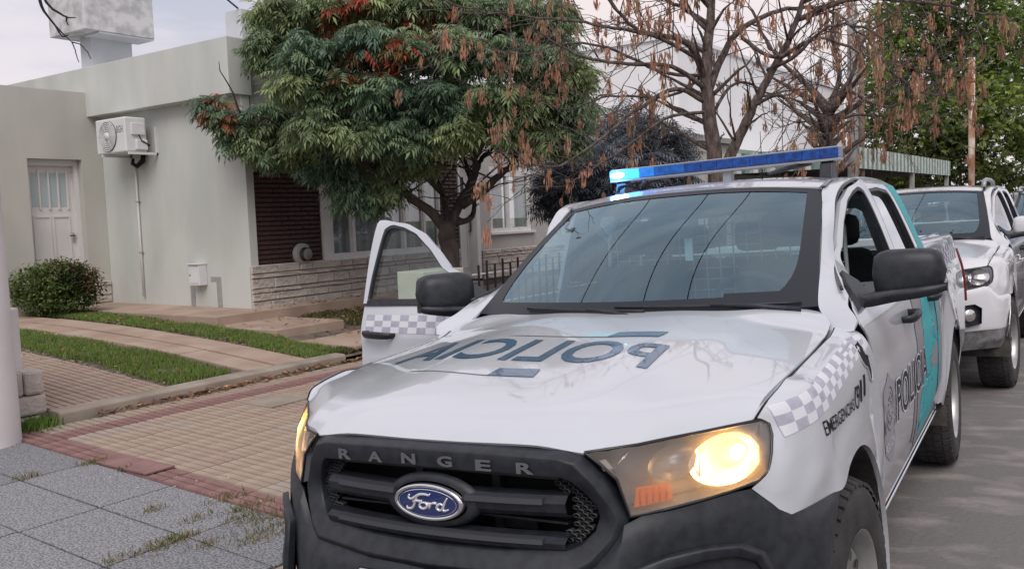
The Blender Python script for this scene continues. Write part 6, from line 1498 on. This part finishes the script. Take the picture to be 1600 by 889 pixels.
wd = np.concatenate(wd); wd = wd[rng.random(len(wd)) < .7]; k = rng.random(len(wd)) < .4
tag(blades('weeds', wd[k], .035, [(.09, .13, .03), (.12, .14, .04)], w=.003, lean=1.3), 'green weeds growing in the pavement joints', 'weeds'); tag(blades('dry_grass', wd[~k], .030, [(.30, .23, .12), (.22, .16, .08)], w=.003, lean=1.8), 'dry straw coloured grass along the joints of the grey slabs', 'dry grass')
kt = np.stack([rng.normal(-.62, .07, 500), rng.normal(-5.02, .05, 500), np.full(500, .20)], 1); tag(blades('grass_tuft', kt, .085, GC[:3], lean=.8), 'green tuft of grass at the foot of the stone blocks', 'grass')
def litter(name, P, size, cols, label):
    n = len(P); tm = (leaflet(1, .42, -.15), LF); C_ = np.array(P); V, F, T = scatter(tm, C_, rots(n, -.25, .35), rng.uniform(.6, 1.3, n) * size, np.array(cols)[rng.integers(0, len(cols), n)] * rng.uniform(.7, 1.3, n)[:, None]); V[:, 2] = np.maximum(V[:, 2], np.repeat(C_[:, 2], 5) - .003)
    tag(np_mesh(name, V, F, T, LM_dry, kind='stuff'), label, 'fallen leaves')
DL = [(.30, .13, .06), (.22, .10, .055), (.36, .20, .09), (.17, .09, .06), (.40, .26, .14)]
n = 420; x = rng.uniform(-5.2, -1.0, n); P = np.stack([x, -4.985 + np.abs(rng.normal(0, .035, n)), [zpav(-4.97) + .010] * n + rng.random(n) * .02], 1); litter('leaf_litter', P, .065, DL, 'brown leaves blown against the foot of the yard kerb')
n = 1500; x = rng.uniform(-8.5, -4.0, n); y = rng.uniform(-7.6, -5.2, n); zz = np.array([(.552 if b_ < -7.42 else .45 if (-5.0 < a < -3.96 and b_ < -6.32) else .33 if (-5.15 < a < -4.02) else zyard(b_) + .01) for a, b_ in zip(x, y)]); k = (rng.random(n) < np.clip((-x - 4.2) / 1.5, .12, 1)); litter('leaf_litter', np.stack([x, y, zz + .006], 1)[k], .065, DL, 'orange brown leaves scattered over the house steps')
n = 500; x = np.concatenate([rng.normal(-3.44, .07, n // 2), rng.normal(-1.86, .09, n // 2)]); y = rng.uniform(-9, -5.2, n); litter('leaf_litter', np.stack([x, y, [zyard(v) + .0 for v in y]], 1), .05, [(.20, .15, .11), (.28, .21, .16), (.14, .10, .08)], 'grey brown leaves on the bare soil edges of the lawn strips')
n = 170; x = np.concatenate([rng.uniform(-4.0, -3.5, n // 2), rng.uniform(-2.6, -1.9, n // 2)]); y = rng.uniform(-10, -5.3, n); litter('leaf_litter', np.stack([x, y, [zyard(v) + .03 for v in y]], 1), .06, DL, 'scattered brown leaves lying on the two grass strips')
n = 320; litter('bark_chips', np.stack([rng.uniform(-1.55, -1.18, n), rng.uniform(-2.76, -2.40, n), [zpav(-2.6) - .006] * n + rng.random(n) * .012], 1), .035, [(.12, .07, .05), (.20, .13, .09)], 'brown debris in the hole of the missing pavement tiles')
n = 46; litter('fallen_petals', np.stack([rng.uniform(-.62, -.2, n), rng.uniform(-4.2, -2.1, n), [0] * n], 1) + np.array([[0, 0, zpav(-3.1) + .01]]), .022, [(.6, .58, .5), (.45, .40, .32)], 'tiny pale flecks on the wine red tiles')
# ================================================================ far street furniture and buildings
cp_ = mat('pale_concrete_pole', (.36, .36, .35), rough=.9, var=.15, vscale=6); rp_ = mat('rusty_painted_steel', (.62, .52, .44), rough=.8, col2=(.30, .14, .07), vscale=3.5, ramp=(.46, .60), stretch=(1, 1, .5))
Dp = 23.0; a0 = at(1518, 300, Dp); a1 = at(1523, 93, Dp); pr_ = MB().tube([(a0[0], a0[1], -.1), (a0[0], a0[1], a1[2])], .075, 12); pr_ = pr_.build('rusty_pole', rp_); tag(pr_, 'rust streaked pale steel pole in front of the large green tree', 'pole'); sub(pr_, MB().tube([(a0[0], a0[1], a1[2] - .62), (a0[0], a0[1], a1[2] - .55)], .09, 12).build('pole_band', M['rust']))
Dq = 24.0; b0 = at(1333, 240, Dq); tag(MB().tube([(b0[0], b0[1], -.1), (b0[0], b0[1], b0[2] + 3), (b0[0], b0[1], b0[2] + 7)], [.15, .13, .10], 14).build('concrete_pole', cp_), 'grey concrete utility pole beside the end of the striped awning', 'pole')
c0_ = at(1347, 300, 26); tag(MB().tube([(c0_[0], c0_[1], -.1), (c0_[0], c0_[1], 6.5)], .08, 10).build('timber_post', mat('brown_post', (.16, .115, .09), rough=.9, var=.2)), 'brown post just right of the concrete utility pole', 'post')
# striped corrugated awning
A0, A1 = onY(1325, 228, -5), onY(1483, 258, -5); B0 = onY(1325, 262, -5); x0, x1 = A0[0], A1[0]; zt_, zb_ = A0[2], B0[2]
aw = empty('striped_awning', ((x0 + x1) / 2, -6.5, zb_), (0, 0, 0), 'green and white striped corrugated awning over a carport on posts', 'awning')
def AW(o): o.parent = aw; o.matrix_parent_inverse = Matrix.Translation(-Vector(aw.location)); return o
wg, ww = mat('awning_green', (.15, .23, .20), rough=.6, var=.15), mat('awning_white', (.46, .48, .45), rough=.6, var=.15)
n = 58; st = (x1 - x0) / n
for i in range(n):
    m_ = wg if i % 2 else ww; a, b_ = x0 + st * i, x0 + st * (i + 1)
    AW(mk('awning_strip', [(a, -5, zb_), (a, -5, zt_), (b_, -5, zt_), (b_, -5, zb_), ((a + b_) / 2, -4.93, zb_), ((a + b_) / 2, -4.93, zt_)], [(0, 4, 5, 1), (4, 3, 2, 5)], m_, None, smooth=False))
s0 = onX(1262, 262, x0)[1]
for i in range(18):
    y0_ = -5 - (i + 0) * .25; AW(mk('awning_strip', [(x0, y0_, zb_), (x0, y0_, zt_), (x0, y0_ - .25, zt_), (x0, y0_ - .25, zb_), (x0 + .06, y0_ - .125, zb_), (x0 + .06, y0_ - .125, zt_)], [(0, 4, 5, 1), (4, 3, 2, 5)], wg if i % 2 else ww, None, smooth=False))
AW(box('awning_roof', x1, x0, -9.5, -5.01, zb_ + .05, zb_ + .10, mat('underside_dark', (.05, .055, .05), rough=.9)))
for pxx in (1425, 1479): q = onY(pxx, 290, -5.05); AW(box('awning_post', q[0] - .07, q[0] + .07, -5.12, -4.98, -.1, zb_, cp_))
# houses along the street behind
hb_ = empty('white_building', (-30, -14, 0), (0, 0, 0), 'plain white two storey building wall behind the bare trees', 'building')
wq0, wq1 = onY(1062, 250, -11), onY(1319, 145, -11)
def HB(o, r=hb_): o.parent = r; o.matrix_parent_inverse = Matrix.Translation(-Vector(r.location)); return o
wwl = mat('bright_white_render', (.80, .80, .82), rough=.9, var=.03, vscale=1)
HB(box('wall', wq1[0], wq0[0], -20, -11, -.2, wq1[2], wwl)); HB(box('roof_edge', wq1[0] - .1, wq0[0] + .1, -20.1, -10.9, wq1[2] - .001, wq1[2] + .12, wwl))
g0, g1_ = onY(1145, 256, -8.6), onY(1322, 232, -8.6)
gh = empty('green_trimmed_house', (g1_[0] / 2 + g0[0] / 2, -10, 0), (0, 0, 0), 'low house with teal green fascia boards under the forked tree', 'house')
tg_ = mat('teal_fascia', (.06, .22, .17), rough=.6, var=.1); lg_ = mat('pale_green_fascia', (.30, .42, .36), rough=.6)
zf = onY(1145, 246, -8.6)[2]
HB(box('wall', g1_[0], g0[0], -10.9, -8.9, -.1, zf - .3, Hm['wall3']), gh); HB(box('fascia', g1_[0], g0[0], -8.95, -8.6, zf - .30, zf - .02, tg_), gh); HB(box('fascia', g1_[0], g0[0], -9.3, -8.7, zf + .02, zf + .28, lg_), gh); HB(box('roof', g1_[0], g0[0], -10.9, -8.8, zf - .02, zf + .02, wwl), gh)
l0, l1 = onY(1060, 240, -8.8), onY(1140, 240, -8.8)
lw = box('grey_low_building', l1[0], l0[0], -13, -8.8, -.1, onY(1066, 212, -8.8)[2], Hm['wall2']); tag(lw, 'low beige flat roofed building left of the forked tree trunk', 'building'); sub(lw, box('roof_edge', l1[0] - .1, l0[0] + .15, -13, -8.65, onY(1066, 218, -8.8)[2], onY(1066, 212, -8.8)[2] + .05, Hm['cement']))
q0, q1 = onY(1340, 300, -9.6), onY(1450, 300, -9.6); tc_ = mat('terracotta_render', (.30, .17, .12), rough=.9, var=.12)
th_ = empty('terracotta_house', (q0[0], -11, 0), (0, 0, 0), 'terracotta and cream house in the shade under the striped awning', 'house'); HB(box('wall', q1[0], q0[0], -14, -9.6, -.1, 2.9, tc_), th_)
for pxx in (1352, 1392, 1412):
    u = onY(pxx, 285, -9.55); HB(box('window', u[0] - .6, u[0] + .6, -9.6, -9.55, .9, 2.1, mat('brown_shutter', (.12, .06, .045))), th_); HB(box('pilaster', u[0] + .9, u[0] + 1.6, -9.6, -9.5, -.1, 2.4, Hm['wall2']), th_)
# row of houses and trees closing the street, and the side behind the camera that the paint and glass mirror
def far_house(x, y, w, d, h, m, lab, face=1):
    r = empty('far_house', (x, y, 0), (0, 0, 0), lab, 'house'); box('wall', -w / 2, w / 2, -d / 2, d / 2, -.1, h, m, parent=r); box('parapet', -w / 2 - .1, w / 2 + .1, -d / 2 - .1, d / 2 + .1, h - .001, h + .35, Hm['wall'], parent=r)
    yf = -d / 2 * face
    for k in (-.3, .3): box('window', k * w - .7, k * w + .7, min(yf, yf * 1.01), max(yf, yf * 1.01), 1.0, 2.2, Hm['frost'], parent=r)
    box('door', -.5, .5, min(yf, yf * 1.01), max(yf, yf * 1.01), 0, 2.1, mat('brown_door', (.14, .08, .05)), parent=r); return r
far_house(-16, 20, 12, 8, 3.6, Hm['wall2'], 'beige house across the street behind the photographer, opposite the second pickup'); far_house(0, 20, 12, 8, 3.9, Hm['wall3'], 'mauve grey house across the street behind the photographer, opposite the police pickup'); far_house(15, 19, 12, 8, 3.4, Hm['wall'], 'green grey house across the street behind the photographer, farthest along the kerb')
# overhead cables
for (y, z, lab) in ((-1.25, 6.5, 'highest overhead cable along the kerb side of the road'), (-1.95, 6.1, 'middle overhead cable along the kerb side of the road'), (-2.9, 5.7, 'lowest overhead cable, nearest the houses')):
    P = [(x, y - .012 * (x + 6), z - .5 * (1 - ((x + 2) / 20) ** 2)) for x in np.linspace(float(b0[0]), 18, 40)]; tag(MB().tube(P, .011, 5).build('overhead_cable', M['ink']), lab, 'cable', 'overhead cables along the street')
wl = [tuple(onY(372, 14, -8.1)), tuple(onY(355, 0, -8.1) + np.array([.0, 0, .0])), tuple(onY(330, -25, -8.1))]; tag(MB().tube(wl, .012, 5).build('roof_cable', M['rad']), 'thin cable rising from the rooftop block', 'cable')
